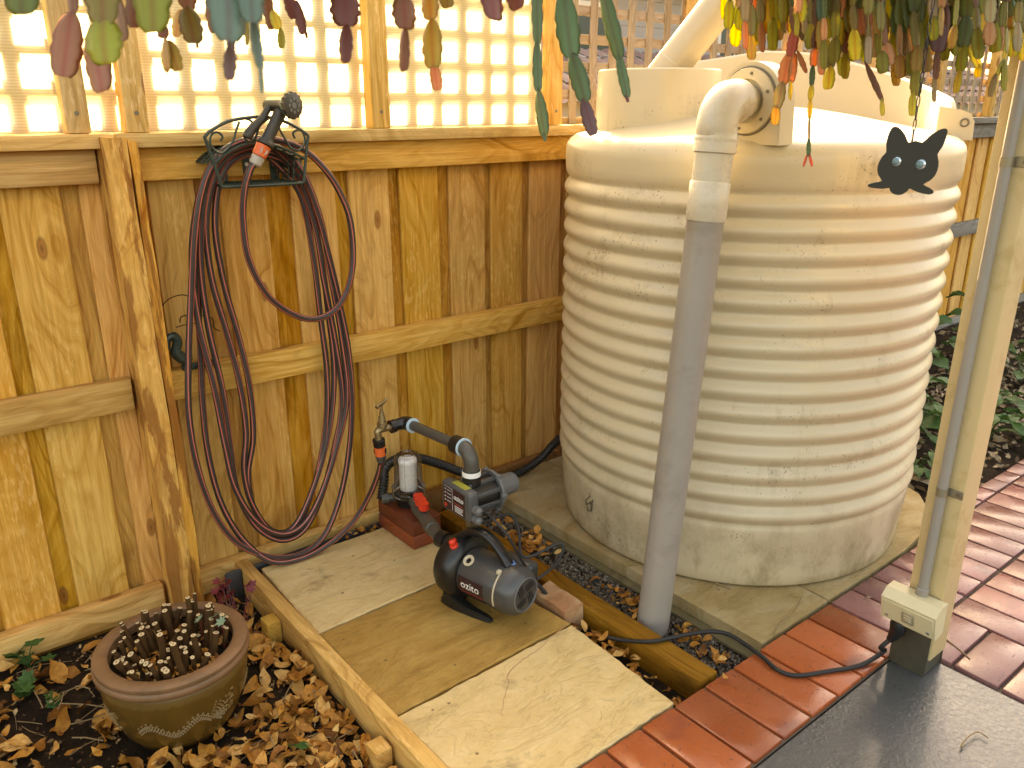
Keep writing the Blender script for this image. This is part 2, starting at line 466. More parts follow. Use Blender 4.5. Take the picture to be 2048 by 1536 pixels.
# clear filter bowl / glass beads
def clear(name, tint, refl=0.9):
    q = NT(name)
    tr = q.n('BsdfTransparent', Color=tint + (1,))
    gl = q.n('BsdfGlossy', Roughness=0.06)
    fr = q.n('Fresnel', IOR=1.5)
    mx = q.n('MixShader', Fac=q.math('MULTIPLY', q.math('ADD', fr.outputs[0], 0.03), refl, clamp=True))
    q.t.links.new(tr.outputs[0], mx.inputs[1]); q.t.links.new(gl.outputs[0], mx.inputs[2])
    q.t.links.new(mx.outputs[0], q.out.inputs['Surface'])
    return q.mat
M['clear'] = clear('clear_plastic', (0.97, 0.955, 0.945), 0.75)
q = NT('pale_blue_glass')
q.set(Base__Color=(0.55, 0.85, 0.90, 1), Roughness=0.08, Transmission__Weight=0.75, IOR=1.45)
M['bead'] = q.mat

# hose: dark grey-brown with thin red stripes along it
q = NT('striped_hose_rubber')
uv = q.n('UVMap').outputs[0]
sp = q.n('SeparateXYZ', Vector=uv)
fr = q.math('FRACT', q.math('MULTIPLY', sp.outputs[0], 4.0))
st = q.ramp(fr, [(0.0, (0.026, 0.015, 0.013)), (0.36, (0.026, 0.015, 0.013)), (0.40, (0.60, 0.13, 0.085)), (0.56, (0.60, 0.13, 0.085)), (0.60, (0.026, 0.015, 0.013))])
du = q.noise(q.obco(), 60, 3)
st = q.mix(q.math('MULTIPLY', du, 0.22), st, (0.16, 0.12, 0.09))
q.set(Base__Color=st, Roughness=0.42)
M['hose'] = q.mat

def stone(name, a, b, c, dirt=(0.10, 0.06, 0.025), dscale=7.0, spot=0.6):
    q = NT(name)
    co = q.obco()
    inf = q.n('ObjectInfo').outputs['Random']
    off = q.n('CombineXYZ', X=q.math('MULTIPLY', inf, 31.0), Y=q.math('MULTIPLY', inf, 17.0), Z=0.0).outputs[0]
    co = q.vadd(co, off)
    n1 = q.noise(q.vmul(co, (1.0, 2.0, 1.0)), 4.5, 6, 0.62, 0.8)
    n2 = q.noise(co, 55, 6, 0.75)
    base = q.ramp(n1, [(0.22, a), (0.46, b), (0.72, c)])
    n3 = q.n('MapRange', Value=n2, **{'From__Min': 0.38, 'From__Max': 0.66, 'To__Min': 0.0, 'To__Max': 0.30}).outputs[0]
    base = q.mix(n3, base, q.mix(1.0, base, (0.68, 0.57, 0.42), 'MULTIPLY'))
    dn = q.noise(co, dscale, 7, 0.7, 0.3)
    dn = q.n('MapRange', Value=dn, **{'From__Min': 0.60, 'From__Max': 0.74, 'To__Min': 0.0, 'To__Max': spot}).outputs[0]
    base = q.mix(dn, base, dirt)
    sv = q.n('TexVoronoi', Scale=22.0, Randomness=1.0)
    q.t.links.new(co, sv.inputs['Vector'])
    ss = q.math('LESS_THAN', sv.outputs['Distance'], 0.10)
    ss = q.math('MULTIPLY', ss, q.math('GREATER_THAN', q.n('SeparateXYZ', Vector=sv.outputs['Color']).outputs[0], 0.86))
    base = q.mix(q.math('MULTIPLY', ss, 0.7), base, dirt)
    q.set(Base__Color=base, Roughness=0.72, Specular__IOR__Level=0.3)
    lay = q.noise(q.vmul(co, (1.3, 3.2, 1)), 3.2, 8, 0.62, 1.2)
    stp = q.ramp(lay, [(0.36, (0, 0, 0)), (0.40, (.3, .3, .3)), (0.50, (.34, .34, .34)), (0.53, (.66, .66, .66)), (0.62, (.7, .7, .7)), (0.65, (1, 1, 1))])
    q.bump(q.math('ADD', q.math('MULTIPLY', q.n('SeparateXYZ', Vector=stp).outputs[0], 1.0), q.math('MULTIPLY', n2, 0.6)), 0.8, 0.005)
    return q.mat
M['slab_pale'] = stone('pale_sandstone', (0.50, 0.34, 0.145), (0.64, 0.455, 0.205), (0.70, 0.52, 0.265))
M['slab_brown'] = stone('brown_sandstone', (0.20, 0.10, 0.020), (0.38, 0.21, 0.050), (0.48, 0.295, 0.085), spot=0.5)
M['pad'] = stone('pad_sandstone', (0.23, 0.15, 0.05), (0.37, 0.265, 0.12), (0.46, 0.37, 0.22), dirt=(0.09, 0.075, 0.02), spot=0.7)
M['pad_base'] = plain('mossy_concrete', (0.15, 0.12, 0.055), 0.9, var=0.35, scale=14, bump=0.4, dirtc=(0.06, 0.05, 0.02), dirt=0.7)

def brickmat(name, a, b, rough, wet, speck=(0.03, 0.012, 0.01)):
    q = NT(name)
    co = q.obco()
    inf = q.n('ObjectInfo').outputs['Random']
    off = q.n('CombineXYZ', X=q.math('MULTIPLY', inf, 23.0), Y=q.math('MULTIPLY', inf, 71.0), Z=0.0).outputs[0]
    co = q.vadd(co, off)
    n1 = q.noise(co, 7, 5, 0.6)
    n2 = q.noise(co, 130, 3, 0.6)
    base = q.mix(n1, a, b)
    base = q.mix(q.math('MULTIPLY', n2, 0.35), base, q.mix(1.0, base, (0.55, 0.5, 0.5), 'MULTIPLY'))
    pit = q.n('MapRange', Value=q.noise(co, 105, 3, 0.6, 0.5), **{'From__Min': 0.635, 'From__Max': 0.67, 'To__Min': 0.0, 'To__Max': 1.0}).outputs[0]
    base = q.mix(q.math('MULTIPLY', pit, 0.8), base, speck)
    bl = q.noise(co, 5.5, 2, 0.5)
    bl = q.n('MapRange', Value=bl, **{'From__Min': 0.60, 'From__Max': 0.72, 'To__Min': 0.0, 'To__Max': 0.6}).outputs[0]
    base = q.mix(bl, base, (0.075, 0.032, 0.035))
    hv = q.n('HueSaturation', Color=base)
    q.put(hv.inputs['Value'], q.math('ADD', q.math('MULTIPLY', inf, 0.55), 0.68))
    wn_ = q.noise(co, 6, 3)
    rg = q.n('MapRange', Value=wn_, **{'From__Min': 0.42, 'From__Max': 0.60, 'To__Min': wet, 'To__Max': rough}).outputs[0]
    q.set(Base__Color=hv.outputs[0], Roughness=rg, Specular__IOR__Level=0.5)
    q.bump(q.math('SUBTRACT', q.math('MULTIPLY', n2, 0.4), pit), 0.35, 0.0015)
    return q.mat
M['edge_brick'] = brickmat('orange_red_brick', (0.35, 0.066, 0.018), (0.49, 0.130, 0.042), 0.40, 0.16)
M['paver'] = brickmat('purple_red_paver', (0.20, 0.078, 0.072), (0.34, 0.155, 0.138), 0.42, 0.17)
M['red_paver'] = brickmat('smooth_red_paver', (0.20, 0.038, 0.012), (0.26, 0.055, 0.018), 0.5, 0.42)
M['broken_brick'] = stone('broken_brick_clay', (0.34, 0.12, 0.045), (0.46, 0.24, 0.12), (0.60, 0.45, 0.28), spot=0.3)

# wet concrete
q = NT('wet_dark_concrete')
co = q.obco()
n1 = q.noise(co, 5, 6, 0.6, 0.5)
n2 = q.noise(q.vmul(co, (1, 1, 1)), 75, 5, 0.6, 0.8)
base = q.mix(n1, (0.036, 0.038, 0.038), (0.075, 0.077, 0.074))
rg = q.n('MapRange', Value=q.noise(co, 3.2, 4), **{'From__Min': 0.35, 'From__Max': 0.65, 'To__Min': 0.16, 'To__Max': 0.42}).outputs[0]
q.set(Base__Color=base, Roughness=rg, Specular__IOR__Level=0.6, Coat__Weight=0.25, Coat__Roughness=0.12)
q.bump(n2, 0.8, 0.0026)
M['concrete'] = q.mat

# soil and litter
q = NT('dark_soil')
co = q.obco()
n1 = q.noise(co, 14, 8, 0.7)
n2 = q.noise(co, 90, 4, 0.6)
q.set(Base__Color=q.ramp(n1, [(0.3, (0.010, 0.006, 0.003)), (0.55, (0.024, 0.014, 0.007)), (0.75, (0.055, 0.034, 0.016))]), Roughness=0.95, Specular__IOR__Level=0.15)
q.bump(q.math('ADD', n1, q.math('MULTIPLY', n2, 0.5)), 0.9, 0.012)
M['soil'] = q.mat
def island(name, stops, rough=0.7, trans=0.0, vein=True):
    q = NT(name)
    g = q.n('NewGeometry')
    r = g.outputs['Random Per Island']
    base = q.ramp(r, stops)
    nz = q.noise(q.obco(), 70, 3)
    nz2 = q.n('MapRange', Value=nz, **{'From__Min': 0.40, 'From__Max': 0.62, 'To__Min': 0.0, 'To__Max': 0.45}).outputs[0]
    base = q.mix(nz2, base, q.mix(1.0, base, (0.42, 0.30, 0.22), 'MULTIPLY'))
    q.set(Base__Color=base, Roughness=rough, Specular__IOR__Level=0.3)
    if trans > 0:
        tl = q.n('BsdfTranslucent'); q.t.links.new(base, tl.inputs[0])
        mx = q.n('MixShader', Fac=trans)
        q.t.links.new(q.b.outputs[0], mx.inputs[1]); q.t.links.new(tl.outputs[0], mx.inputs[2])
        q.t.links.new(mx.outputs[0], q.out.inputs['Surface'])
    return q.mat
M['leaf'] = island('dry_leaf', [(0.0, (0.12, 0.040, 0.008)), (0.25, (0.38, 0.145, 0.024)), (0.65, (0.62, 0.275, 0.050)), (1.0, (0.78, 0.47, 0.16))], 0.62, 0.15)
M['leaf_pale'] = island('pale_dry_leaf', [(0.0, (0.10, 0.07, 0.04)), (0.5, (0.26, 0.19, 0.11)), (1.0, (0.44, 0.36, 0.24))], 0.7, 0.1)
M['leaf_dark'] = island('crumbled_leaf', [(0.0, (0.03, 0.014, 0.006)), (0.5, (0.11, 0.055, 0.02)), (0.85, (0.22, 0.12, 0.045)), (1.0, (0.50, 0.36, 0.18))], 0.8)
M['gravel'] = island('gravel_stone', [(0.0, (0.05, 0.038, 0.025)), (0.5, (0.13, 0.105, 0.075)), (0.8, (0.20, 0.17, 0.125)), (1.0, (0.32, 0.28, 0.22))], 0.8)
M['green'] = island('green_weed_leaf', [(0.0, (0.03, 0.085, 0.022)), (0.6, (0.055, 0.14, 0.035)), (1.0, (0.10, 0.20, 0.05))], 0.5, 0.25)
M['silver_leaf'] = plain('silvery_green_leaf', (0.16, 0.23, 0.13), 0.5, var=0.6, scale=70)
M['red_leaf'] = plain('dark_red_leaf', (0.16, 0.012, 0.018), 0.5, var=0.3)

# glazed pot
q = NT('brown_glazed_pot')
co = q.obco()
n1 = q.noise(co, 6, 5, 0.6)
drip = q.noise(q.vmul(co, (14, 14, 3)), 1.0, 3)
base = q.mix(n1, (0.105, 0.052, 0.009), (0.165, 0.090, 0.018))
psz = q.n('SeparateXYZ', Vector=co).outputs[2]
band = q.n('MapRange', Value=q.math('ADD', psz, q.math('MULTIPLY', q.noise(q.vmul(co, (30, 30, 4)), 1.0, 3), 0.03)), **{'From__Min': 0.195, 'From__Max': 0.203, 'To__Min': 0.0, 'To__Max': 0.8}).outputs[0]
base = q.mix(band, base, (0.20, 0.12, 0.035))
mott = q.noise(co, 24, 5, 0.7)
base = q.mix(q.math('MULTIPLY', mott, 0.55), base, (0.060, 0.025, 0.006))
q.set(Base__Color=q.mix(q.math('MULTIPLY', drip, 0.5), base, (0.055, 0.024, 0.006)), Roughness=0.26, Coat__Weight=0.3, Coat__Roughness=0.2)
q.bump(n1, 0.1, 0.004)
M['pot'] = q.mat
M['pot_rim'] = plain('worn_terracotta_rim', (0.20, 0.098, 0.042), 0.55, var=0.45, scale=16, bump=0.3, dirtc=(0.10, 0.055, 0.022), dirt=0.8)
M['pot_relief'] = plain('tan_slip_relief', (0.185, 0.105, 0.032), 0.5, var=0.2)

# cactus: object colour, redder rib, thin enough to glow against the sun
q = NT('cactus_flesh')
oc = q.n('ObjectInfo')
co = q.obco()
sp = q.n('SeparateXYZ', Vector=co)
rib = q.n('MapRange', Value=q.math('ABSOLUTE', sp.outputs[0]), **{'From__Min': 0.0, 'From__Max': 0.14, 'To__Min': 1.0, 'To__Max': 0.0}).outputs[0]
nz = q.noise(co, 3.0, 3)
nv = q.noise(q.vmul(co, (9, 9, 1.5)), 1.0, 2)
base = q.mix(q.math('MULTIPLY', nz, 0.7), oc.outputs['Color'], q.mix(1.0, oc.outputs['Color'], (0.75, 0.55, 0.5), 'MULTIPLY'))
base = q.mix(q.math('MULTIPLY', nv, 0.3), base, q.mix(1.0, base, (0.6, 0.7, 0.5), 'MULTIPLY'))
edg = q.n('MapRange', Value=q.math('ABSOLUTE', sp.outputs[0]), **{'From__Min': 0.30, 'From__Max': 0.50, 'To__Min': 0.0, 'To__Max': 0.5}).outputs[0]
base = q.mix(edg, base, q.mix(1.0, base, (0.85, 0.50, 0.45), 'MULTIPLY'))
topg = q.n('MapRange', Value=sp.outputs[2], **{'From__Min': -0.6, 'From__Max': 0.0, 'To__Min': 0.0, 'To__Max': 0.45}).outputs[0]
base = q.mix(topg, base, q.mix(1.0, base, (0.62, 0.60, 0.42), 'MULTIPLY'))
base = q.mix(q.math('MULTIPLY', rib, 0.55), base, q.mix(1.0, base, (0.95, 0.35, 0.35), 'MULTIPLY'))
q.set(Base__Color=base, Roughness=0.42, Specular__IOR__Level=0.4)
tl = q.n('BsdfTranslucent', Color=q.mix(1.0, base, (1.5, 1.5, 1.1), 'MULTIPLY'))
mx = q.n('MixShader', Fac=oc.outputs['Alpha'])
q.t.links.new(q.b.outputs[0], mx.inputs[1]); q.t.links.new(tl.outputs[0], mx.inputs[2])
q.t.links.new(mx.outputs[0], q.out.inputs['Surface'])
M['cactus'] = q.mat

# neighbour
M['tile'] = island('terracotta_roof_tile', [(0, (0.20, 0.12, 0.095)), (0.5, (0.27, 0.17, 0.14)), (1, (0.33, 0.23, 0.19))], 0.8)
M['board'] = plain('grey_weatherboard', (0.34, 0.33, 0.31), 0.7)
M['win_frame'] = plain('white_window_frame', (0.72, 0.70, 0.64), 0.5)
M['win_glass'] = plain('dark_window_glass', (0.03, 0.05, 0.05), 0.08)
M['lawn'] = plain('neighbour_dry_grass', (0.24, 0.22, 0.10), 0.9, var=0.4, scale=8)

def frame(o, x, y):
    x = Vector(x).normalized(); y = Vector(y); y = (y - x * y.dot(x)).normalized(); z = x.cross(y)
    m = Matrix.Identity(4)
    for i in range(3): m[i][0] = x[i]; m[i][1] = y[i]; m[i][2] = z[i]; m[i][3] = o[i]
    return m
def text_mb(s, size, mat, depth=0.0006):
    cu = bpy.data.curves.new('t', 'FONT'); cu.body = s; cu.size = size; cu.extrude = depth; cu.align_x = 'CENTER'; cu.align_y = 'CENTER'
    cu.resolution_u = 3
    o = bpy.data.objects.new('t', cu); col.objects.link(o)
    dg = bpy.context.evaluated_depsgraph_get()
    me = bpy.data.meshes.new_from_object(o.evaluated_get(dg))
    mb = MB()
    mb.add([mat @ v.co for v in me.vertices], [tuple(p.vertices) for p in me.polygons])
    bpy.data.objects.remove(o); bpy.data.curves.remove(cu); bpy.data.meshes.remove(me)
    return mb

# ================================================================== SETTING: ground
def ground_z(x, y):
    z = -0.075
    if x < 0.80: z = -0.095
    elif 1.59 < x < 1.78: z = -0.055
    elif x > 2.9 and y > 1.0: z = -0.035
    if y > 2.6: z = -0.05
    a = 0.012 if (-1 < x < 4.5 and 1.0 < y < 2.6) else 0.006
    if x > 3.2 and y > 1.2: a = 0.03
    return z + a * mnoise.noise(Vector((x * 6, y * 6, 0)))
xs = [-60, -20, -6, -2] + [-1.2 + 0.045 * i for i in range(134)] + [5.2, 6, 7, 8, 10, 14, 25, 70]
ys = [-60, -20, -6, -2, 0, .5] + [0.8 + 0.045 * i for i in range(41)] + [2.8, 3.5, 5, 8, 14, 25, 40, 80]
g = MB()
g.add([(x, y, ground_z(x, y)) for y in ys for x in xs], [(j * len(xs) + i, j * len(xs) + i + 1, (j + 1) * len(xs) + i + 1, (j + 1) * len(xs) + i) for j in range(len(ys) - 1) for i in range(len(xs) - 1)])
tag(obj('soil_ground', g, M['soil'], angle=180), kind='structure')
g = MB(); g.box((-40, 2.75, -0.05), (45, 60, -0.02))
tag(obj('neighbour_lawn', g, M['lawn']), kind='structure')

# concrete floor of the verandah
g = MB(); g.box((-3.0, -3.0, -0.10), (2.112, 0.828, -0.006), bev=0.004)
tag(obj('concrete_floor', g, M['concrete']), kind='structure')

# brick paving: structure with every brick a part
g = MB(); g.box((0.60, 0.832, -0.09), (5.6, 1.080, -0.010)); g.box((3.09, 1.080, -0.09), (5.6, 1.150, -0.011)); g.box((2.116, -1.5, -0.09), (5.6, 0.832, -0.012))
paving = tag(obj('brick_paving', g, M['mortar'], smooth=False), kind='structure')
_bm = {}
def brick(x0, x1, y0, y1, mat, z=0.0, name='brick', parent=paving, h=0.05, bev=0.005):
    key = (round(x1 - x0, 3), round(y1 - y0, 3), mat, h, bev)
    if key not in _bm:
        mb = MB(); mb.box((-(x1 - x0) / 2, -(y1 - y0) / 2, -h), ((x1 - x0) / 2, (y1 - y0) / 2, 0), bev=bev, segs=2)
        o = obj(name, mb, M[mat], parent); _bm[key] = o.data
    else:
        o = bpy.data.objects.new(name, _bm[key]); col.objects.link(o); o.parent = parent
    o.location = ((x0 + x1) / 2, (y0 + y1) / 2, z + rnd.uniform(-.0015, .0015))
    o.rotation_euler = (rnd.uniform(-.006, .006), rnd.uniform(-.006, .006), rnd.uniform(-.006, .006))
    return o
px = 0.665
for k in range(38):                        # soldier course along the concrete edge
    x0 = px + k * 0.1222
    if x0 > 5.3: break
    brick(x0 + .004, x0 + .1182, 0.836, 1.078, 'edge_brick' if x0 < 2.05 else 'paver')
for k in range(20):                        # cut bricks along the garden bed
    x0 = 3.10 + k * 0.1222
    if x0 > 5.3: break
    brick(x0 + .004, x0 + .1182, 1.085, 1.148, 'paver')
for k in range(15):                        # border beside the concrete, bricks lying level
    y1 = 0.829 - k * 0.1222
    brick(2.122, 2.362, y1 - .1182, y1 - .004, 'paver', z=0.001)
for r_ in range(6):                        # rows beyond the border
    y1 = 0.829 - r_ * 0.249
    for k in range(26):
        x0 = 2.368 + k * 0.1222
        brick(x0 + .004, x0 + .1182, y1 - .243, y1 - .003, 'paver')

# tank pad: stone slabs on a low concrete base
pad = MB()
poly = [(1.765, 1.088), (2.62, 1.088), (2.80, 1.115), (2.95, 1.175), (3.07, 1.28), (3.15, 1.46), (3.18, 1.7), (3.15, 2.44), (1.765, 2.44)]
pad.prism(poly, -0.11, -0.043)
tank_pad = tag(obj('tank_pad', pad, M['pad_base'], smooth=False), kind='structure')
def inset_poly(p, pts):
    mb = MB(); mb.prism(pts, -0.041, 0.0); return mb
for pts in ([(1.795, 1.09), (2.135, 1.09), (2.15, 1.40), (1.795, 1.62)],
            [(2.141, 1.09), (2.62, 1.09), (2.81, 1.113), (2.97, 1.17), (3.09, 1.27), (3.17, 1.46), (3.19, 1.7), (2.156, 1.7), (2.156, 1.40)],
            [(1.795, 1.626), (2.150, 1.406), (2.150, 1.70), (2.15, 2.43), (1.795, 2.43)], [(2.156, 1.706), (3.19, 1.706), (3.15, 2.43), (2.156, 2.43)]):
    part('stone_slab', inset_poly(None, pts), M['pad'], tank_pad, smooth=False)

# three loose sandstone slabs in front of the pump
def slab(pts, z0, z1, seed):
    r = random.Random(seed); out = []
    n = len(pts)
    for i in range(n):
        a = Vector(pts[i]); b = Vector(pts[(i + 1) % n]); L = (b - a).length; k = max(2, int(L / .025))
        nrm = Vector((-(b - a).y, (b - a).x)).normalized()
        for j in range(k):
            p = a.lerp(b, j / k)
            out.append(p + nrm * (r.uniform(-.0022, .0022) if j else 0))
    bm = bmesh.new()
    vsb = [bm.verts.new((p.x, p.y, z0)) for p in out]
    vst = [bm.verts.new((p.x, p.y, z1 - .004 + r.uniform(-.001, .001))) for p in out]
    c = Vector((sum(p.x for p in out) / len(out), sum(p.y for p in out) / len(out)))
    vsi = []
    for p in out:
        dd = (c - p).normalized() * (.004 + r.uniform(0, .003))
        vsi.append(bm.verts.new((p.x + dd.x, p.y + dd.y, z1)))
    m = len(out)
    for i in range(m):
        j = (i + 1) % m
        bm.faces.new((vsb[i], vsb[j], vst[j], vst[i])); bm.faces.new((vst[i], vst[j], vsi[j], vsi[i]))
    bm.faces.new(vsi); bm.faces.new(list(reversed(vsb)))
    mb = MB(); mb.from_bm(bm); return mb
for pts, mat, lab in (
    ([(0.842, 1.084), (1.412, 1.088), (1.436, 1.497), (0.826, 1.488)], 'slab_pale', 'pale sandstone slab nearest the red bricks, with a thin crack across it'),
    ([(0.826, 1.496), (1.437, 1.506), (1.40, 1.936), (0.832, 1.922)], 'slab_brown', 'brown middle sandstone slab with the electric pump standing on it'),
    ([(0.832, 1.930), (1.40, 1.944), (1.405, 2.36), (0.848, 2.372)], 'slab_pale', 'pale sandstone slab at the back under the two red pavers')):
    c = Vector((sum(p[0] for p in pts) / 4, sum(p[1] for p in pts) / 4, -0.045))
    o = obj('sandstone_slab', slab(pts, -.045, 0.0, rnd.random()), M[mat], origin=c, angle=30)
    tag(o, lab, 'paving slab', 'sandstone slabs laid in a row between timbers')
    if 'crack' in lab:
        cr = MB()
        pth = crom([at_z(u, v, 0.0002) for u, v in [(1132, 1250), (1098, 1278), (1085, 1292), (1060, 1310), (1040, 1325), (1016, 1350), (1018, 1365), (1010, 1390), (1004, 1420), (1006, 1432)]], 3)
        cr.tube([p + Vector((rnd.uniform(-.002, .002), rnd.uniform(-.002, .002), 0)) for p in pth], .0011, 4)
        part('crack', cr, M['broken_brick'], o)
# bed under the slabs
g = MB(); g.box((0.845, 1.09, -0.09), (1.40, 2.35, -0.046))
tag(obj('slab_bed', g, M['mortar'], smooth=False), kind='structure')

# ================================================================== timber edging
def plank(lo, hi, bev=.004): 
    mb = MB(); mb.box(lo, hi, bev=bev, segs=2); return mb
e = thing('timber_edging', 'pale pine board on edge between the sandstone slabs and the leafy garden bed', 'garden edging', (0.8, 1.6, -0.10))
part('board', plank((0.789, 0.95, -0.105), (0.831, 2.46, 0.006)), M['sleeper'], e)
for (x, y) in ((0.765, 2.115), (0.757, 1.455)):
    part('stake', plank((x - .022, y - .027, -0.14), (x + .0225, y + .027, -0.022)), M['sleeper'], e)
e = thing('sleeper', 'thick brown timber sleeper between the slabs and the gravel strip', 'sleeper', (1.56, 1.7, -0.09))
part('beam', plank((1.523, 1.092, -0.10), (1.598, 2.33, 0.002), .006), M['sleeper_dark'], e)
o = obj('steel_strip', plank((0.735, 2.398, -0.10), (1.315, 2.407, 0.002), .002), M['slate_steel'], origin=(1.0, 2.4, -.1))
tag(o, 'dark grey metal strip standing on edge behind the rear slab below the fence', 'metal strip')
part('end_cap', plank((0.735, 2.389, -0.10), (0.785, 2.397, 0.012), .002), M['slate_steel'], o)
o = obj('kerb_timber', plank((1.45, 2.435, -0.10), (2.6, 2.47, 0.03), .004), M['sleeper_dark'], origin=(2.0, 2.45, -.1))
tag(o, 'dark damp board lying along the foot of the fence behind the corrugated hose', 'timber board')

# ================================================================== FENCE
fence = thing('timber_fence', 'long pine paling fence with square lattice on top behind the tank and hose', 'fence', (2.0, 2.5, -0.1))
YF = 2.50
edges = [(-1.02, -.88), (-.84, -.69), (-.64, -.49), (-.44, -.29), (-.24, -.09), (-.055, .09), (.125, .275), (.322, .468), (.512, .662), (.69, .822), (.894, 1.04), (1.12, 1.276), (1.321, 1.476), (1.521, 1.682), (1.727, 1.888), (1.919, 2.071), (2.106, 2.27)]
x = 2.305
while x < 11.9:
    edges.append((x, x + .155)); x += .197
for i, (a, b) in enumerate(edges):
    tilt = rnd.uniform(-.004, .004); y0 = YF + rnd.uniform(0, .003)
    mb = MB(); mb.box((a, y0, -0.13), (b, y0 + .015, 1.375), bev=.003)
    o = obj('paling', mb, M['paling'], origin=((a + b) / 2, y0, .6)); o.parent = fence; o.location -= Vector(fence.location)
    o.rotation_euler = (0, tilt, 0)
    if i + 1 < len(edges):
        c_ = (b + edges[i + 1][0]) / 2; wv_ = (edges[i + 1][0] - b) / 2 + .045
        mb = MB(); mb.box((c_ - wv_, YF + .020, -0.13), (c_ + wv_, YF + .034, 1.375), bev=.003)
        o = obj('paling', mb, M['paling_back'], origin=(c_, YF + .02, .6)); o.parent = fence; o.location -= Vector(fence.location)
def frail(name, lo, hi, mat, **kw):
    c = ((lo[0] + hi[0]) / 2, lo[1], lo[2])
    mb = MB(); mb.box(lo, hi, bev=kw.pop('bev', .004), segs=2)
    o = obj(name, mb, M[mat], origin=c); o.parent = fence; o.location -= Vector(fence.location)
    return o
for (z0, z1) in ((1.252, 1.3415), (0.605, 0.698), (-0.078, 0.010)):
    frail('rail', (-1.2, 2.455, z0), (0.558, 2.4985, z1), 'rail')
    frail('rail', (0.655, 2.455, z0), (3.4, 2.4985, z1), 'rail')
    frail('rail', (3.404, 2.455, z0), (12.0, 2.4985, z1), 'grey_wood')
frail('sill', (-1.2, 2.414, 1.343), (0.602, 2.535, 1.381), 'sill')
frail('sill', (0.605, 2.414, 1.343), (3.6, 2.535, 1.381), 'sill')
frail('sill', (3.603, 2.414, 1.343), (12.0, 2.535, 1.381), 'grey_wood')
frail('plinth', (-1.2, 2.47, -0.13), (0.60, 2.4985, -0.085), 'sleeper_dark')
ups = [(-1.0, -.94), (-.22, -.16), (.494, .553), (.640, .700), (1.388, 1.455), (2.146, 2.208)] + [(2.945 + .757 * k, 3.008 + .757 * k) for k in range(12)]
for a, b in ups:
    o = frail('lattice_upright', (a, 2.432, 1.382), (b, 2.482, 2.03), 'upright')
    s_ = MB(); xc = (a + b) / 2
    s_.cyl((xc, 2.4335, 1.432), (xc, 2.4305, 1.432), .006, n=12)
    for i, q_ in enumerate(s_.v): s_.v[i] = tuple(Vector(q_) - Vector(fence.location) - o.location)
    obj('screw', s_, M['screw'], o)
_sl = {}
def slat(key, size, loc, mat):
    if key not in _sl:
        mb = MB(); mb.box((-size[0] / 2, -size[1] / 2, -size[2] / 2), (size[0] / 2, size[1] / 2, size[2] / 2), bev=.0015)
        o = obj('lattice_slat', mb, M[mat], fence); _sl[key] = o.data
    else:
        o = bpy.data.objects.new('lattice_slat', _sl[key]); col.objects.link(o); o.parent = fence
    o.location = Vector(loc) - Vector(fence.location)
    return o
for k in range(-24, 97):
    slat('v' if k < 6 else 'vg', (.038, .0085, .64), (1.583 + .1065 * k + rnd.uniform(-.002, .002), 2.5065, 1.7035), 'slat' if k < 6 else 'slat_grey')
for k in range(6):
    for j, (a, b) in enumerate(((-1.2, 2.18), (2.18, 6.5), (6.5, 12.0))):
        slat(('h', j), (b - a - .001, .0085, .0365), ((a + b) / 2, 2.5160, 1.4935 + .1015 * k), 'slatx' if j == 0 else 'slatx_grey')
for a, b in ((-1.2, 2.2), (2.202, 12.0)):
    frail('lattice_base_strip', (a, 2.512, 1.3815), (b, 2.5215, 1.408), 'slatx', bev=.001)
    frail('fence_cap', (a, 2.46, 2.032), (b, 2.55, 2.065), 'sill')
for a, b in ((-1.2, .49), (.492, .639), (.702, 2.145)):
    mb = MB(); mb.box((a, 2.4865, 1.3825), (b, 2.4880, 2.03))
    part('plastic_sheet', mb, M['sheet'], fence, smooth=False)
# split post, its right side opened by a long crack
def rough_bar(x0, x1, y0, y1, z0, z1, amp, seed, topslope=0.0):
    r = random.Random(seed); nz_ = 26; vv = []; ff = []
    for i in range(nz_ + 1):
        t = i / nz_; z = z0 + (z1 - z0) * t
        lean = -.010 * t
        for (xx, yy) in ((x0, y0), (x1, y0), (x1, y1), (x0, y1)):
            top = topslope * (xx - x0) if i == nz_ else 0
            j = amp if yy == y0 else amp * .3
            vv.append((xx + lean + j * mnoise.noise(Vector((xx * 40, z * 5, seed))), yy + .4 * j * mnoise.noise(Vector((xx * 31, z * 6, seed + 3))), z + top))
    for i in range(nz_):
        for j in range(4):
            ff.append((i * 4 + j, i * 4 + (j + 1) % 4, (i + 1) * 4 + (j + 1) % 4, (i + 1) * 4 + j))
    ff.append((3, 2, 1, 0)); ff.append(tuple(nz_ * 4 + j for j in range(4)))
    mb = MB(); mb.add(vv, ff); return mb
sp_ = part('split_post', rough_bar(0.572, 0.634, 2.392, 2.4985, -.14, 1.372, .006, 2), M['post'], fence, angle=30)
part('split_strip', rough_bar(0.6385, 0.663, 2.398, 2.4985, -.14, 1.366, .007, 9, -.3), M['post'], sp_, angle=30)
part('crack', rough_bar(0.633, 0.640, 2.412, 2.49, -.14, 1.35, .001, 4), M['crack'], sp_)

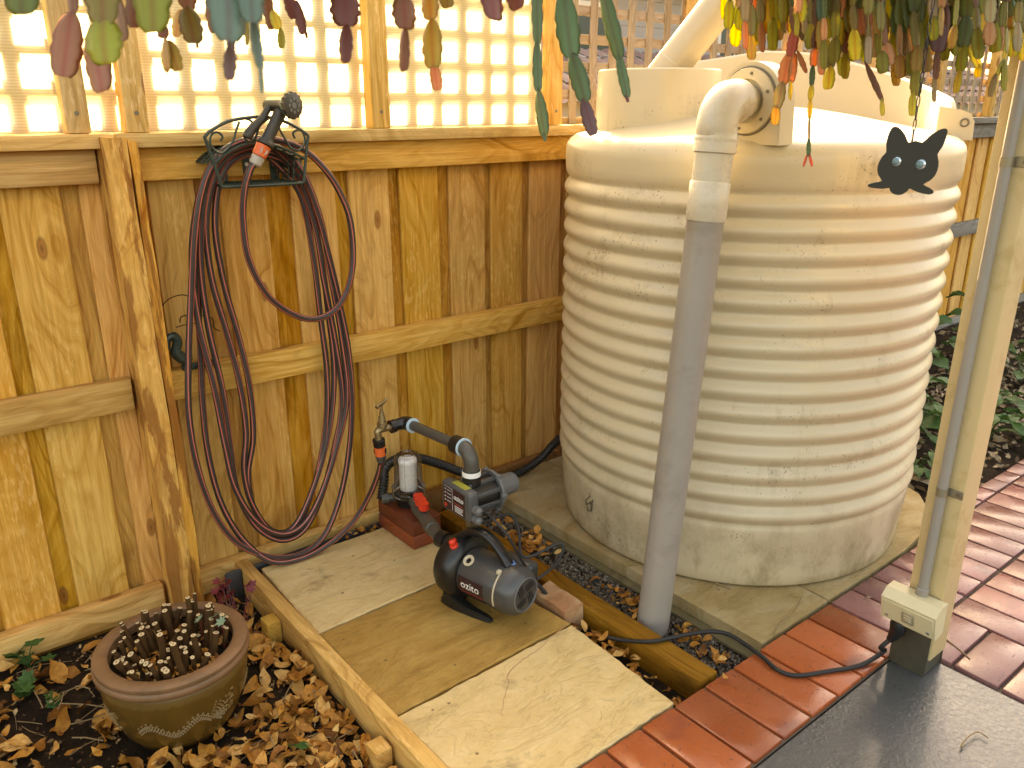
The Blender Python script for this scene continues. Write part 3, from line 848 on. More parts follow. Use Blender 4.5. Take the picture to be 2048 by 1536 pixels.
# ================================================================== WATER TANK
TX, TY = 2.432, 1.716
tank = thing('water_tank', 'large round ribbed cream plastic rainwater tank on a stone pad by the fence', 'water tank', (TX, TY, 0))
prof = [(0.0, 0.001), (.575, .001), (.600, .004), (.608, .014), (.612, .05), (.617, .10), (.621, .15), (.624, .185), (.625, .205), (.6235, .218)]
for k in range(15):
    z0 = .2265 + .0665 * k
    for t in (0.0, .06, .12, .2, .3, .4, .5, .6, .7, .8, .88, .94):
        prof.append((.6185 + .0165 * max(0.0, .5 - .5 * math.cos(2 * math.pi * t)) ** .72, z0 + .0665 * t))
prof += [(.6185, 1.224), (.625, 1.233), (.630, 1.246), (.632, 1.265), (.6325, 1.30), (.632, 1.318), (.628, 1.334), (.618, 1.348), (.60, 1.360), (.52, 1.378), (.40, 1.402), (.28, 1.425), (.18, 1.441), (.08, 1.449), (0.0, 1.451)]
mb = MB(); mb.lathe(prof, 144)
obj('tank_body', mb, M['tank'], tank, angle=60)
# raised rim round the back of the roof
mb = MB(); n = 56; vv = []; ff = []
a_back = AZ; lo_a, hi_a = R(-113), R(42)
for i in range(n + 1):
    t = lo_a + (hi_a - lo_a) * i / n
    h = float(np.interp(math.degrees(t), [-113, -110, -103, -100, -92, -84, -76, -68, -60, -52, -44, -36, -28, -16, -4, 20, 38, 42], [1.365, 1.375, 1.455, 1.474, 1.491, 1.51, 1.531, 1.553, 1.574, 1.596, 1.618, 1.637, 1.648, 1.654, 1.636, 1.60, 1.58, 1.40]))
    ca, sa = math.cos(a_back + t), math.sin(a_back + t)
    for (r, z) in ((.545, 1.36), (.577, h - .008), (.586, h), (.600, h - .004), (.626, 1.345), (.60, 1.345)):
        vv.append((r * ca, r * sa, z))
for i in range(n):
    for j in range(6):
        ff.append((i * 6 + j, i * 6 + (j + 1) % 6, (i + 1) * 6 + (j + 1) % 6, (i + 1) * 6 + j))
ff += [tuple(range(6)), tuple(n * 6 + 5 - j for j in range(6))]
mb.add(vv, ff)
obj('roof_rim', mb, M['tank_top'], tank, angle=35)
# lifting lug at the rim's right end
lug = MB()
lm = frame((.52 * math.cos(a_back - R(110)), .52 * math.sin(a_back - R(110)), 1.35), (math.cos(a_back - R(110)), math.sin(a_back - R(110)), 0), (0, 0, 1))
lug.prism([(0.02, 0), (.125, 0), (.122, .055), (.108, .078), (.085, .088), (.02, .10)], -.012, .012, lm)
lo_ = obj('lifting_lug', lug, M['tank_top'], tank, smooth=False)
mb = MB(); mb.tube([lm @ Vector((.095 + .011 * math.cos(t), .052 + .011 * math.sin(t), -.0135)) for t in np.linspace(0, 2 * math.pi, 14)[:-1]], .003, 6, closed=True)
mb.tube([lm @ Vector((.095 + .011 * math.cos(t), .052 + .011 * math.sin(t), .0135)) for t in np.linspace(0, 2 * math.pi, 14)[:-1]], .003, 6, closed=True)
obj('lug_hole', mb, M['screw'], lo_)
# neck of the inlet strainer
NX, NY = 2.172 - TX, 1.926 - TY
nm = Matrix.Translation((NX, NY, 0))
mb = MB(); mb.lathe([(.206, 1.33), (.203, 1.40), (.1995, 1.548), (.1985, 1.557), (.194, 1.561), (.186, 1.559), (.183, 1.552), (.183, 1.50), (0.0, 1.498)], 72, mat=nm)
neck = obj('inlet_neck', mb, M['tank'], tank, angle=35)
mb = MB(); mb.lathe([(0.0, 1.530), (.16, 1.528), (.181, 1.522)], 40, mat=nm)
obj('strainer', mb, M['black'], neck)
# moulded boss with the overflow flange
mb = MB(); prof2 = []
BX, BY, BZ = 1.940 - TX, 1.402 - TY, 1.462
for i in range(17):
    t = math.pi * i / 16; prof2.append((.100 * math.cos(t), .100 * math.sin(t)))
prof2 = [(.106, -.11)] + prof2 + [(-.106, -.11)]
bmx = frame((BX, BY, BZ), (0, -1, 0), (0, 0, 1))       # local z points to -X
mb.prism(prof2, -.062, 0.0, bmx)
boss = obj('outlet_boss', mb, M['tank_top'], tank, angle=30)
mb = MB(); mb.lathe([(.056, .001), (.082, .001), (.084, .006), (.082, .012), (.056, .014)], 40, cap=False, mat=frame((BX, BY, BZ), (0, -1, 0), (0, 0, 1)))
fl = obj('flange', mb, M['pvc_cream'], boss)
mb = MB()
for k in range(6):
    t = R(60 * k + 20); p_ = bmx @ Vector((.070 * math.cos(t), .070 * math.sin(t), .013)); mb.cyl(p_, p_ + Vector((-.003, 0, 0)), .004, n=8)
mb.tube([bmx @ Vector((.0865 * math.cos(t), .0865 * math.sin(t), .002)) for t in np.linspace(0, 2 * math.pi, 36)[:-1]], .0022, 6, closed=True)
part_ = obj('bolt_ring', mb, M['screw'], boss)
# pen scribble near the foot
mb = MB()
def on_tank(u, v, r=.622):
    d = ray(u, v); a = d.x * d.x + d.y * d.y; b = -2 * (d.x * TX + d.y * TY); c = TX * TX + TY * TY - r * r
    t = (-b - math.sqrt(max(0, b * b - 4 * a * c))) / (2 * a); return C0 + d * t
for st_ in ([(1178, 985), (1180, 992), (1172, 1000), (1174, 1008), (1184, 1002)], [(1172, 1010), (1180, 1006), (1186, 1010)], [(1174, 1014), (1176, 1022), (1184, 1018), (1181, 1006)], [(1186, 1000), (1182, 1015), (1183, 1024)]):
    mb.tube(crom([on_tank(*s_, .6235) for s_ in st_], 4), .0016, 5)
part('pen_mark', mb, M['screw'], tank)

# ================================================================== pipes at the tank
dp_top = Vector((1.775, 1.372, 1.352)); dp_bot = Vector((1.662, 1.385, -0.09)); ax = (dp_top - dp_bot).normalized()
dp = thing('overflow_downpipe', 'grey PVC pipe with white elbow running from tank top to the gravel', 'downpipe', dp_bot)
def along(z): return dp_bot + ax * ((z + .09) / ax.z)
mb = MB(); mb.cyl(dp_bot, along(1.19), .0485, n=36); part('grey_pipe', mb, M['pvc_grey'], dp)
mb = MB(); mb.tube([along(1.165), along(1.168), along(1.262), along(1.265)], [.0505, .0525, .0525, .050], 36); part('coupling', mb, M['pvc'], dp)
mb = MB(); mb.cyl(along(1.2), along(1.36), .0490, n=36); part('white_pipe', mb, M['pvc'], dp)
ec = Vector((dp_top.x, dp_top.y, 1.462))
fe = Vector((1.926, 1.402, 1.462))
hd = (fe - ec).normalized()
el = []
for i in range(13):
    t = i / 12 * math.pi / 2
    el.append(ec + Vector((0, 0, -.068)) + hd * .068 + (-hd * .068 * math.cos(t)) + Vector((0, 0, .068 * math.sin(t))))
mb = MB(); mb.tube([along(1.335), along(1.338), along(1.372), along(1.376), along(1.385)] + el + [ec + hd * .085, ec + hd * .088, ec + hd * .105, ec + hd * .108], [.0505, .0545, .0545, .053, .052] + [.0520] * 13 + [.053, .0545, .0545, .050], 36)
part('elbow', mb, M['pvc'], dp, angle=50)
mb = MB(); mb.tube([along(1.365), along(1.372)], [.0552, .0552], 36); mb.cyl(ec + hd * .09, fe, .0445, n=32); part('stub_pipe', mb, M['pvc'], dp)
ip0 = Vector((2.15, 1.93, 1.50)); ip1 = at_d(1580, -170, 2.45)
mb = MB(); mb.cyl(ip0, ip1, .058, n=36)
o = obj('inlet_pipe', mb, M['pvc_cream'], origin=ip0)
tag(o, 'wide cream pipe slanting down into the raised neck of the tank', 'pipe')
mb = MB(); d_ = (ip1 - ip0).normalized(); mb.cyl(ip0 + d_ * .10, ip0 + d_ * .104, .0595, n=36); part('joint_ring', mb, M['pvc'], o)

# ================================================================== HOSE HANGER on the top rail
def P3(pts, y): return [at_y(u, v, y) for u, v in pts]
HY0, HY1 = 2.30, 2.450
hg = thing('hose_hanger', 'dark green wire hose hanger with scrolls screwed to the top fence rail', 'hose hanger', (0.95, 2.45, 1.25))
front = [(411, 279), (410, 274), (414, 268), (421, 262), (455, 243), (498, 235), (532, 234), (567, 242), (597, 257), (614, 269), (616, 276), (614, 290), (608, 358), (606, 363), (601, 366), (523, 371), (450, 374), (445, 372), (442, 367)]
mb = MB(); mb.tube(crom(P3(front, HY0), 4, True), .0047, 8, closed=True); part('front_frame', mb, M['hanger'], hg)
saddle = [(431, 327), (440, 317), (452, 308), (481, 292), (512, 286), (541, 288), (575, 300), (609, 317)]
mb = MB()
arcs = []
base_pts = [at_y(u, v, HY0) for u, v in saddle]
for k, yy in enumerate((HY0, 2.34, 2.375, 2.41, HY1)):
    arcs.append(crom([Vector((p.x, yy, p.z - .004 * (k > 0))) for p in base_pts], 4))
    mb.tube(arcs[-1], .0042 if k in (0, 4) else .0032, 7)
for i in range(0, len(arcs[0]), 2): mb.tube([a[i] for a in arcs], .0030, 6)
part('saddle', mb, M['hanger'], hg)
scrolls = [[(479, 243), (472, 262), (466, 281), (452, 301), (438, 306), (423, 293), (420, 278), (424, 268), (433, 264), (441, 268), (445, 274), (441, 282)],
           [(490, 237), (502, 242), (511, 254), (514, 266), (507, 279), (496, 282), (489, 274), (492, 265)],
           [(537, 238), (524, 244), (518, 254), (514, 266)],
           [(553, 246), (562, 264), (572, 281), (582, 296), (596, 301), (606, 293), (610, 279), (606, 265), (599, 260), (590, 262), (586, 268), (590, 277)]]
for s_ in scrolls:
    mb = MB(); mb.tube(crom(P3(s_, HY0 - .001), 5), .0033, 7); part('scroll', mb, M['hanger'], hg)
mb = MB()
lo1, lo2 = at_y(450, 374, HY0), at_y(601, 366, HY0)
for yy in (2.33, 2.36, 2.39, 2.42, 2.448): mb.tube([Vector((lo1.x + .008, yy, lo1.z)), Vector((lo2.x - .008, yy, lo2.z))], .003, 6)
for i in range(9):
    t = i / 8; x_ = lo1.x + .008 + (lo2.x - lo1.x - .016) * t
    mb.tube([Vector((x_, HY0, lo1.z)), Vector((x_, HY1, lo1.z))], .003 if i % 8 else .0042, 6)
for yy in (2.34, 2.375, 2.41, 2.445):
    mb.tube([Vector((lo2.x - .004, yy, lo1.z)), Vector((lo2.x + .004, yy, lo1.z + .07))], .003, 6)
for k in range(3):
    z_ = lo1.z + .022 + .022 * k
    mb.tube([Vector((lo2.x, HY0, z_)), Vector((lo2.x, HY1, z_))], .003, 6)
part('tray_mesh', mb, M['hanger'], hg)
for (u0, v0, v1) in ((447, 331, 360), (491, 309, 358), (545, 312, 358), (597, 316, 356)):
    a = at_y(u0, v0, 2.448); b = at_y(u0 + 2, v1, 2.448); x_ = a.x
    mb = MB(); mb.box((x_ - .010, 2.4485, lo1.z), (x_ + .010, 2.4545, a.z), bev=.001)
    st = part('back_strap', mb, M['hanger'], hg)
    mb = MB(); mb.cyl((x_, 2.4490, (a.z + lo1.z) / 2 + .01), (x_, 2.4465, (a.z + lo1.z) / 2 + .01), .0055, n=10); part('screw', mb, M['steel'], st)

# ================================================================== GARDEN HOSE, one continuous coil
T = [  # u, v, y (distance of the strand from the camera side)
 (512, 322, 2.262), (500, 340, 2.262), (489, 380, 2.268), (486, 440, 2.28), (498, 520, 2.29), (535, 590, 2.30), (585, 628, 2.31), (630, 638, 2.315), (672, 618, 2.315),
 (698, 570, 2.31), (706, 510, 2.31), (700, 440, 2.31), (682, 390, 2.315), (655, 345, 2.32), (615, 305, 2.33), (570, 284, 2.335), (515, 278, 2.335), (462, 292, 2.335), (425, 330, 2.335), (402, 390, 2.34),
 (389, 480, 2.35), (382, 600, 2.365), (377, 720, 2.37), (378, 830, 2.37), (394, 930, 2.37), (425, 1020, 2.365), (470, 1082, 2.36), (530, 1112, 2.35), (590, 1112, 2.35), (640, 1082, 2.355), (672, 1020, 2.365), (694, 930, 2.37),
 (704, 820, 2.37), (698, 710, 2.37), (678, 600, 2.37), (655, 500, 2.365), (634, 420, 2.36), (605, 345, 2.36), (565, 300, 2.362), (512, 287, 2.362), (455, 305, 2.362), (420, 350, 2.362), (404, 430, 2.365),
 (402, 540, 2.375), (418, 660, 2.385), (445, 780, 2.385), (460, 890, 2.385), (474, 980, 2.38), (510, 1050, 2.375), (560, 1080, 2.372), (606, 1062, 2.375), (640, 1000, 2.38), (668, 900, 2.385), (684, 800, 2.388),
 (670, 680, 2.388), (648, 560, 2.385), (632, 460, 2.38), (600, 360, 2.382), (560, 310, 2.385), (510, 293, 2.385), (458, 312, 2.385), (428, 360, 2.385), (412, 450, 2.385),
 (424, 560, 2.392), (452, 660, 2.396), (478, 760, 2.396), (492, 860, 2.396), (488, 940, 2.395), (505, 1010, 2.39), (545, 1062, 2.385), (590, 1050, 2.385), (632, 960, 2.392), (660, 850, 2.396), (668, 740, 2.396),
 (656, 620, 2.396), (640, 500, 2.395), (612, 385, 2.398), (568, 325, 2.405), (512, 302, 2.405), (455, 325, 2.405), (418, 390, 2.4), (398, 480, 2.4),
 (396, 600, 2.402), (402, 720, 2.405), (405, 800, 2.405), (415, 900, 2.40), (440, 1000, 2.385), (482, 1075, 2.37), (540, 1122, 2.34), (600, 1118, 2.33), (655, 1090, 2.325), (705, 1045, 2.30), (738, 992, 2.27), (756, 950, 2.225), (762, 926, 2.195)]
iB = next(i for i, p_ in enumerate(T) if p_[:2] == (512, 287)); iC = next(i for i, p_ in enumerate(T) if p_[:2] == (510, 293)); iD = next(i for i, p_ in enumerate(T) if p_[:2] == (512, 302))
loopB = [(u + (-18 if u < 545 else 14) * math.sin(math.pi * min(1, max(0, (v - 290) / 780))) + 3 * math.cos(k * .7), v - 10 + 4 * math.sin(k), y - .008) for k, (u, v, y) in enumerate(T[iB:iC])]
loopC = [(u + (24 if u < 545 else -18) * math.sin(math.pi * min(1, max(0, (v - 290) / 780))) + 4 * math.sin(k * .6), v + 10 + 4 * math.cos(k), y + .004) for k, (u, v, y) in enumerate(T[iC:iD])]
T = T[:iC] + loopB + T[iC:iD] + loopC + T[iD:]
hosepath = crom([at_y(u, v, y) for u, v, y in T], 7)
mb = MB(); mb.tube(hosepath, .0098, 12, uvtwist=0.35)
hose = obj('garden_hose', mb, M['hose'], origin=hosepath[0])
tag(hose, 'dark garden hose with red stripes hanging in long coils from the hanger', 'garden hose')
hc0, hc1 = at_y(510, 328, 2.262), at_y(528, 290, 2.258)
d_ = (hc1 - hc0).normalized()
L_ = (hc1 - hc0).length
mb = MB(); mb.tube([hc0 - d_ * .004, hc0, hc0 + d_ * L_ * .38, hc0 + d_ * L_ * .40], [.012, .0165, .0185, .016], 18); part('end_nut', mb, M['grey_conn'], hose)
mb = MB(); mb.tube([hc0 + d_ * L_ * .40, hc0 + d_ * L_ * .44, hc0 + d_ * L_ * .98, hc0 + d_ * L_ * 1.0], [.0165, .0195, .0210, .0180], 18); cn = part('connector', mb, M['orange_plastic'], hose)
side = d_.cross(Vector((0, 1, 0))).normalized()
mb = MB(); pc = hc0 + d_ * L_ * .70 + Vector((0, -.0195, 0)) - side * 0
mb.lathe([(.0, .004), (.009, .003), (.011, .0)], 16, mat=frame(pc, side, d_)); part('grip_pad', mb, M['grey_conn'], cn)
# tap end
t0 = at_y(763, 922, 2.195); t1 = at_y(757, 878, 2.19)
mb = MB(); mb.tube([t0 - Vector((0, 0, .004)), t0, t0.lerp(t1, .25), t0.lerp(t1, .27)], [.012, .0150, .0180, .0165], 18); part('end_nut', mb, M['pump_grey'], hose)
mb = MB(); mb.tube([t0.lerp(t1, .27), t0.lerp(t1, .30), t0.lerp(t1, .66), t0.lerp(t1, .68)], [.0160, .0185, .0190, .0165], 18); cn = part('connector', mb, M['orange_plastic'], hose)
mb = MB()
for sgn in (-1, 0.15, 1):
    pc = t0.lerp(t1, .48); nrm = (Vector((-.62, -.78, 0)) if sgn == .15 else Vector((.78 * sgn, -.62 * sgn, 0)))
    if sgn == .15: continue
    mb.lathe([(.0, .0035), (.008, .003), (.0105, 0)], 14, mat=frame(pc + nrm * .0172, Vector((-nrm.y, nrm.x, 0)), (0, 0, 1)))
part('grip_pad', mb, M['black'], cn)
mb = MB(); mb.tube([t0.lerp(t1, .67), t0.lerp(t1, .70), t0.lerp(t1, .98), t0.lerp(t1, 1.0)], [.0165, .0200, .0205, .018], 18); part('collar', mb, M['black'], hose)

# ================================================================== SPRAY GUN
gp0, gp1 = at_y(530, 288, 2.258), at_y(562, 222, 2.255)
gun = thing('spray_gun', 'dark hose spray gun with round multi-pattern head resting on the hanger', 'hose nozzle', gp0)
gd = (gp1 - gp0).normalized()
mb = MB(); Lg = (gp1 - gp0).length
mb.tube(crom([gp0 - gd * .002, gp0 + gd * Lg * .12, gp0 + gd * Lg * .3, gp0 + gd * Lg * .6, gp0 + gd * Lg * .9, gp0 + gd * Lg * 1.05], 4), [.024, .0245, .024, .022, .0185, .018, .017, .017, .0165, .0165, .0165, .0165, .0165, .0165, .017, .017, .0175, .0175, .018, .018, .015], 16)
part('handle', mb, M['gun'], gun)
h0, h1 = at_y(538, 211, 2.295), at_y(588, 211, 2.205)
hdv = (h1 - h0).normalized(); Lh = (h1 - h0).length
mb = MB(); mb.tube([h0 - hdv * .012, h0 - hdv * .008, h0 + hdv * Lh * .5, h0 + hdv * Lh * .68, h0 + hdv * Lh * .78], [.010, .016, .0165, .021, .027], 20); part('barrel', mb, M['gun'], gun)
mb = MB(); mb.tube([h0 + hdv * Lh * .70, h0 + hdv * Lh * .74, h0 + hdv * Lh * .86], [.024, .0285, .031], 24); part('collar', mb, M['gun_teal'], gun)
mb = MB()
mb.tube([h0 + hdv * Lh * .84, h0 + hdv * Lh * .86, h0 + hdv * Lh * .98, h0 + hdv * Lh * 1.0], [.031, .0335, .0335, .030], 28)
hx = hdv.orthogonal().normalized(); hy = hdv.cross(hx)
for k in range(14):
    t = 2 * math.pi * k / 14; c_ = h0 + hdv * Lh * .92 + (hx * math.cos(t) + hy * math.sin(t)) * .033
    mb.tube([c_ - hdv * .006, c_ + hdv * .006], .0035, 6)
head = part('dial_head', mb, M['gun'], gun)
mb = MB()
for k in range(8):
    t = 2 * math.pi * k / 8; c_ = h0 + hdv * (Lh + .0003) + (hx * math.cos(t) + hy * math.sin(t)) * .017
    mb.tube([c_, c_ + hdv * .0016], .0045, 10)
mb.tube([h0 + hdv * (Lh + .0003), h0 + hdv * (Lh + .002)], .008, 14)
part('jet_face', mb, M['pump_light'], head)
mb = MB(); mb.tube(crom([at_y(u, v, 2.272) for u, v in ((538, 213), (532, 224), (526, 236), (512, 250), (500, 264), (494, 276))], 4), [.010] * 6 + [.0115] * 6 + [.013] * 5 + [.014] * 3 + [.012], 10); part('trigger', mb, M['gun'], gun)

# ================================================================== TWO RED PAVERS, FILTER
for k, lab in ((0, 'lower of the two red pavers stacked under the water filter'), (1, 'upper red paver with the clear water filter standing on it')):
    mb = MB(); mb.box((1.300, 2.150, .001 + .0525 * k), (1.416, 2.384, .0515 + .0525 * k), bev=.004, segs=2)
    o = obj('red_paver', mb, M['red_paver'], origin=(1.358, 2.267, .0525 * k)); o.rotation_euler = (0, 0, .0 if k else .012)
    tag(o, lab, 'paver', 'red pavers stacked under the filter')
FX, FY, FZ = 1.372, 2.285, .105
flt = thing('water_filter', 'clear dome water filter with white pleated cartridge on two red pavers', 'water filter', (FX, FY, FZ))
mb = MB(); mb.lathe([(.040, .0), (.044, .002), (.044, .018), (.052, .028), (.056, .034), (.056, .040)], 36); obj('base', mb, M['black'], flt)
mb = MB(); mb.lathe([(.0535, .041), (.060, .041), (.0605, .052), (.059, .055), (.0605, .057), (.0605, .068), (.056, .072), (.053, .073)], 44, cap=False); obj('screw_collar', mb, M['clear'], flt)
mb = MB(); mb.lathe([(.0505, .050), (.0500, .10), (.0480, .165), (.0450, .182), (.0380, .192), (.026, .196), (.024, .190), (.0, .189)], 44, cap=False)
bowl = obj('clear_bowl', mb, M['clear'], flt)
mb = MB()
for k in range(8):
    t = 2 * math.pi * k / 8; ct, s2 = math.cos(t), math.sin(t)
    mb.tube([(r * ct, r * s2, z) for r, z in ((.0508, .075), (.0503, .11), (.0483, .165), (.0453, .182), (.0383, .1925))], .0011, 5)
obj('rib', mb, M['clear'], bowl)
mb = MB(); pr = [(.0, .045)]
for k in range(14):
    z0 = .060 + k * .0068
    pr += [(.031, z0), (.031, z0 + .0045), (.0285, z0 + .0048), (.0285, z0 + .0066)]
pr = [(.0, .056)] + pr[1:] + [(.032, .156), (.033, .160), (.033, .170), (.030, .176), (.018, .177), (.016, .172), (.0, .172)]
mb.lathe(pr, 32); obj('cartridge', mb, M['white_print'], flt, angle=30)
# stub to the suction hose and the ball valve on the way to the pump
mb = MB(); mb.tube([(-.030, .035, .022), (-.055, .045, .022), (-.056, .0455, .022), (-.080, .055, .022)], [.016, .016, .020, .020], 20); obj('inlet_stub', mb, M['pipe_olive'], flt)

# ================================================================== PUMP
PX, PY = 1.287, 1.752
pump = thing('water_pump', 'grey electric water pump with black casing and carry handle on the brown slab', 'pump', (PX, PY, 0), R(-79))
prot = Matrix.Translation((PX, PY, 0)) @ Matrix.Rotation(R(-79), 4, 'Z')
AXZ = .108
def lx(x, z=AXZ, y=0): return frame((x, y, z), (0, 1, 0), (0, 0, 1))     # local z of this frame = +x of the pump
mb = MB(); mb.lathe([(.066, -.03), (.072, -.028), (.074, -.02), (.0735, .110), (.0725, .118)], 48, mat=lx(0)); motor = obj('motor', mb, M['pump_grey'], pump)
mb = MB()
mb.lathe([(.0722, .1185), (.0752, .120), (.0752, .138), (.0735, .152), (.0680, .167), (.0590, .178), (.0530, .182), (.0500, .1825), (.0490, .180), (.0, .180)], 48, mat=lx(0)); fan = obj('fan_cover', mb, M['pump_grey'], pump, angle=35)
mb = MB(); mb.lathe([(.0490, .1805), (.0500, .1835), (.0525, .1835), (.0540, .1805)], 48, cap=False, mat=lx(0)); obj('fan_rim', mb, M['pump_light'], fan)
mb = MB()
fm = lx(.1803)
for k in range(4):                                                  # slots in turned bundles
    a = R(90 * k + 20); c, s = math.cos(a), math.sin(a)
    for j, (o_, l0, l1) in enumerate(((.0060, .009, .043), (.0145, .003, .042), (.0230, .006, .036))):
        q0, q1 = Vector((l0 * c - o_ * s, l0 * s + o_ * c, 0)), Vector((l1 * c - o_ * s, l1 * s + o_ * c, 0))
        dd = (q1 - q0).normalized(); pp = Vector((-dd.y, dd.x, 0)) * .0027
        ring_ = [q0 + pp, q0 - pp, q1 - pp, q1 + pp]
        if max(v_.length for v_ in ring_) > .046: ring_ = [v_ * min(1, .0455 / v_.length) for v_ in ring_]
        mb.prism([(v_.x, v_.y) for v_ in ring_], .0004, .0009, fm)
obj('vent_slots', mb, M['rubber'], fan)
# casing: disc, feet, handle
mb = MB(); mb.lathe([(.060, -.118), (.086, -.112), (.096, -.098), (.099, -.075), (.099, -.052), (.095, -.042), (.080, -.030), (.066, -.028)], 52, mat=lx(0, .112)); cas = obj('casing', mb, M['black'], pump)
for sg in (-1, 1):
    mb = MB()
    bm = bmesh.new()
    secs = [(-.100, .030, .072, .0, .020), (-.06, .034, .078, .0, .050), (-.03, .036, .078, .0, .030), (.02, .036, .072, .0, .020), (.075, .036, .064, .0, .016), (.094, .041, .058, .0, .011)]
    rows = []
    for (x, ya, yb, z0, z1) in secs:
        rows.append([bm.verts.new((x, sg * y_, z_)) for (y_, z_) in ((ya, z0), (yb, z0), (yb - .004, z1), (ya + .004, z1))])
    for a, b in zip(rows, rows[1:]):
        for j in range(4): bm.faces.new((a[j], a[(j + 1) % 4], b[(j + 1) % 4], b[j]))
    bm.faces.new(rows[0]); bm.faces.new(rows[-1]); bmesh.ops.recalc_face_normals(bm, faces=bm.faces[:])
    bmesh.ops.bevel(bm, geom=bm.edges[:], offset=.003, segments=2, affect='EDGES')
    mb.from_bm(bm); obj('foot', mb, M['black'], pump)
mb = MB(); mb.box((-.098, -.066, .004), (-.045, .066, .06), bev=.006); obj('pedestal', mb, M['black'], pump)
def strap(path, w, h):
    bm = bmesh.new(); rows = []
    P = crom(path, 6)
    for i, p in enumerate(P):
        t = (P[min(i + 1, len(P) - 1)] - P[max(i - 1, 0)]).normalized(); nrm = Vector((-t.z, 0, t.x))
        rows.append([bm.verts.new(p + Vector((0, a * w, 0)) + nrm * b * h) for a, b in ((-1, -.6), (-.8, -1), (.8, -1), (1, -.6), (1, .6), (.7, 1), (-.7, 1), (-1, .6))])
    for a, b in zip(rows, rows[1:]):
        for j in range(8): bm.faces.new((a[j], a[(j + 1) % 8], b[(j + 1) % 8], b[j]))
    bm.faces.new(rows[0]); bm.faces.new(list(reversed(rows[-1]))); bmesh.ops.recalc_face_normals(bm, faces=bm.faces[:])
    mb = MB(); mb.from_bm(bm); return mb
obj('handle', strap([(-.085, 0, .195), (-.055, 0, .226), (-.02, 0, .247), (.02, 0, .251), (.06, 0, .236), (.095, 0, .206), (.118, 0, .180)], .0165, .0105), M['black'], pump, angle=50)
mb = MB(); mb.lathe([(.0, .0), (.015, .0), (.016, .004), (.014, .022), (.009, .028), (.0, .029)], 20, mat=frame((.108, .012, .178), (0, 1, 0), (.5, 0, .8))); obj('blue_switch', mb, M['blue_plastic'], pump)
mb = MB(); mb.box((.03, .055, .060), (.150, .105, .160), bev=.014, segs=3); tb = obj('terminal_box', mb, M['pump_grey'], pump)
mb = MB(); mb.lathe([(.008, 0), (.017, .0), (.0185, .002), (.017, .005), (.0105, .0045), (.008, .0005)], 26, cap=False, mat=frame((-.002, -.043, AXZ + .0615), (1, 0, 0), (0, .80, .60))); pl = obj('plug_ring', mb, M['pvc_cream'], motor)
mb = MB(); mb.lathe([(.0, .001), (.0082, .001)], 18, mat=frame((-.002, -.043, AXZ + .0615), (1, 0, 0), (0, .80, .60))); obj('plug_hole', mb, M['rubber'], pl)
mb = MB(); mb.tube([(.1185, -.0758 * math.sin(t), AXZ + .0758 * math.cos(t)) for t in np.linspace(R(28), R(112), 24)], .0026, 6)  # pale trim ring: light glare round the motor end built as cream plastic
mb.box((.108, -.048, AXZ + .062), (.121, -.034, AXZ + .074), bev=.002); obj('glare_trim', mb, M['pvc_cream'], motor)
# maker's plate wrapped round the motor's side
lm_ = MB(); nseg = 12; x0_, x1_ = -.022, .078; vv = []; ff = []
a0_, a1_ = R(74), R(128)
for i in range(nseg + 1):
    t = a0_ + (a1_ - a0_) * i / nseg
    for x_ in (x0_, x1_): vv.append((x_, -.0745 * math.sin(t), AXZ + .0745 * math.cos(t)))
for i in range(nseg): ff.append((2 * i, 2 * i + 1, 2 * i + 3, 2 * i + 2))
lm_.add(vv, ff); lbl = obj('name_plate', lm_, M['decal'], motor)
def wrap_text(s, size, xc, tc, mat, w_gain=1.0):
    tm = text_mb(s, size, Matrix.Identity(4), .0)
    for i, q_ in enumerate(tm.v):
        t = tc - q_[1] / .0745
        tm.v[i] = (xc + q_[0] * w_gain, -.0749 * math.sin(t), AXZ + .0749 * math.cos(t))
    return obj('lettering', tm, mat, lbl)
wrap_text('ozito', .036, .028, R(92), M['white_print'])
lb2 = MB(); vv = []
for i in range(2):
    t = (R(110), R(112.5))[i]
    for x_ in (-.016, .074): vv.append((x_, -.0749 * math.sin(t), AXZ + .0749 * math.cos(t)))
lb2.add(vv, [(0, 1, 3, 2)]); obj('red_line', lb2, M['red_print'], lbl)
# suction nozzle and drain plug
pin = Vector((-.100, -.006, .172))
mb = MB(); mb.tube([pin + Vector((.02, 0, -.01)), pin, pin + Vector((-.03, 0, .0))], [.024, .023, .022], 22); obj('suction_port', mb, M['black'], pump)
mb = MB(); mb.tube([pin + Vector((-.028, 0, 0)), pin + Vector((-.030, 0, 0)), pin + Vector((-.062, 0, 0)), pin + Vector((-.064, 0, 0))], [.022, .0275, .0275, .023], 24); obj('union_nut', mb, M['black'], pump)
mb = MB(); mb.lathe([(.0, .0), (.013, .0), (.013, .008), (.010, .010), (.010, .024), (.0, .025)], 16, mat=frame((-.060, -.044, .196), (1, 0, 0), (0, .9, 0.44)))
mb.box((-.066, -.060, .196), (-.056, -.036, .222), bev=.003); obj('drain_plug', mb, M['red_plastic'], pump)

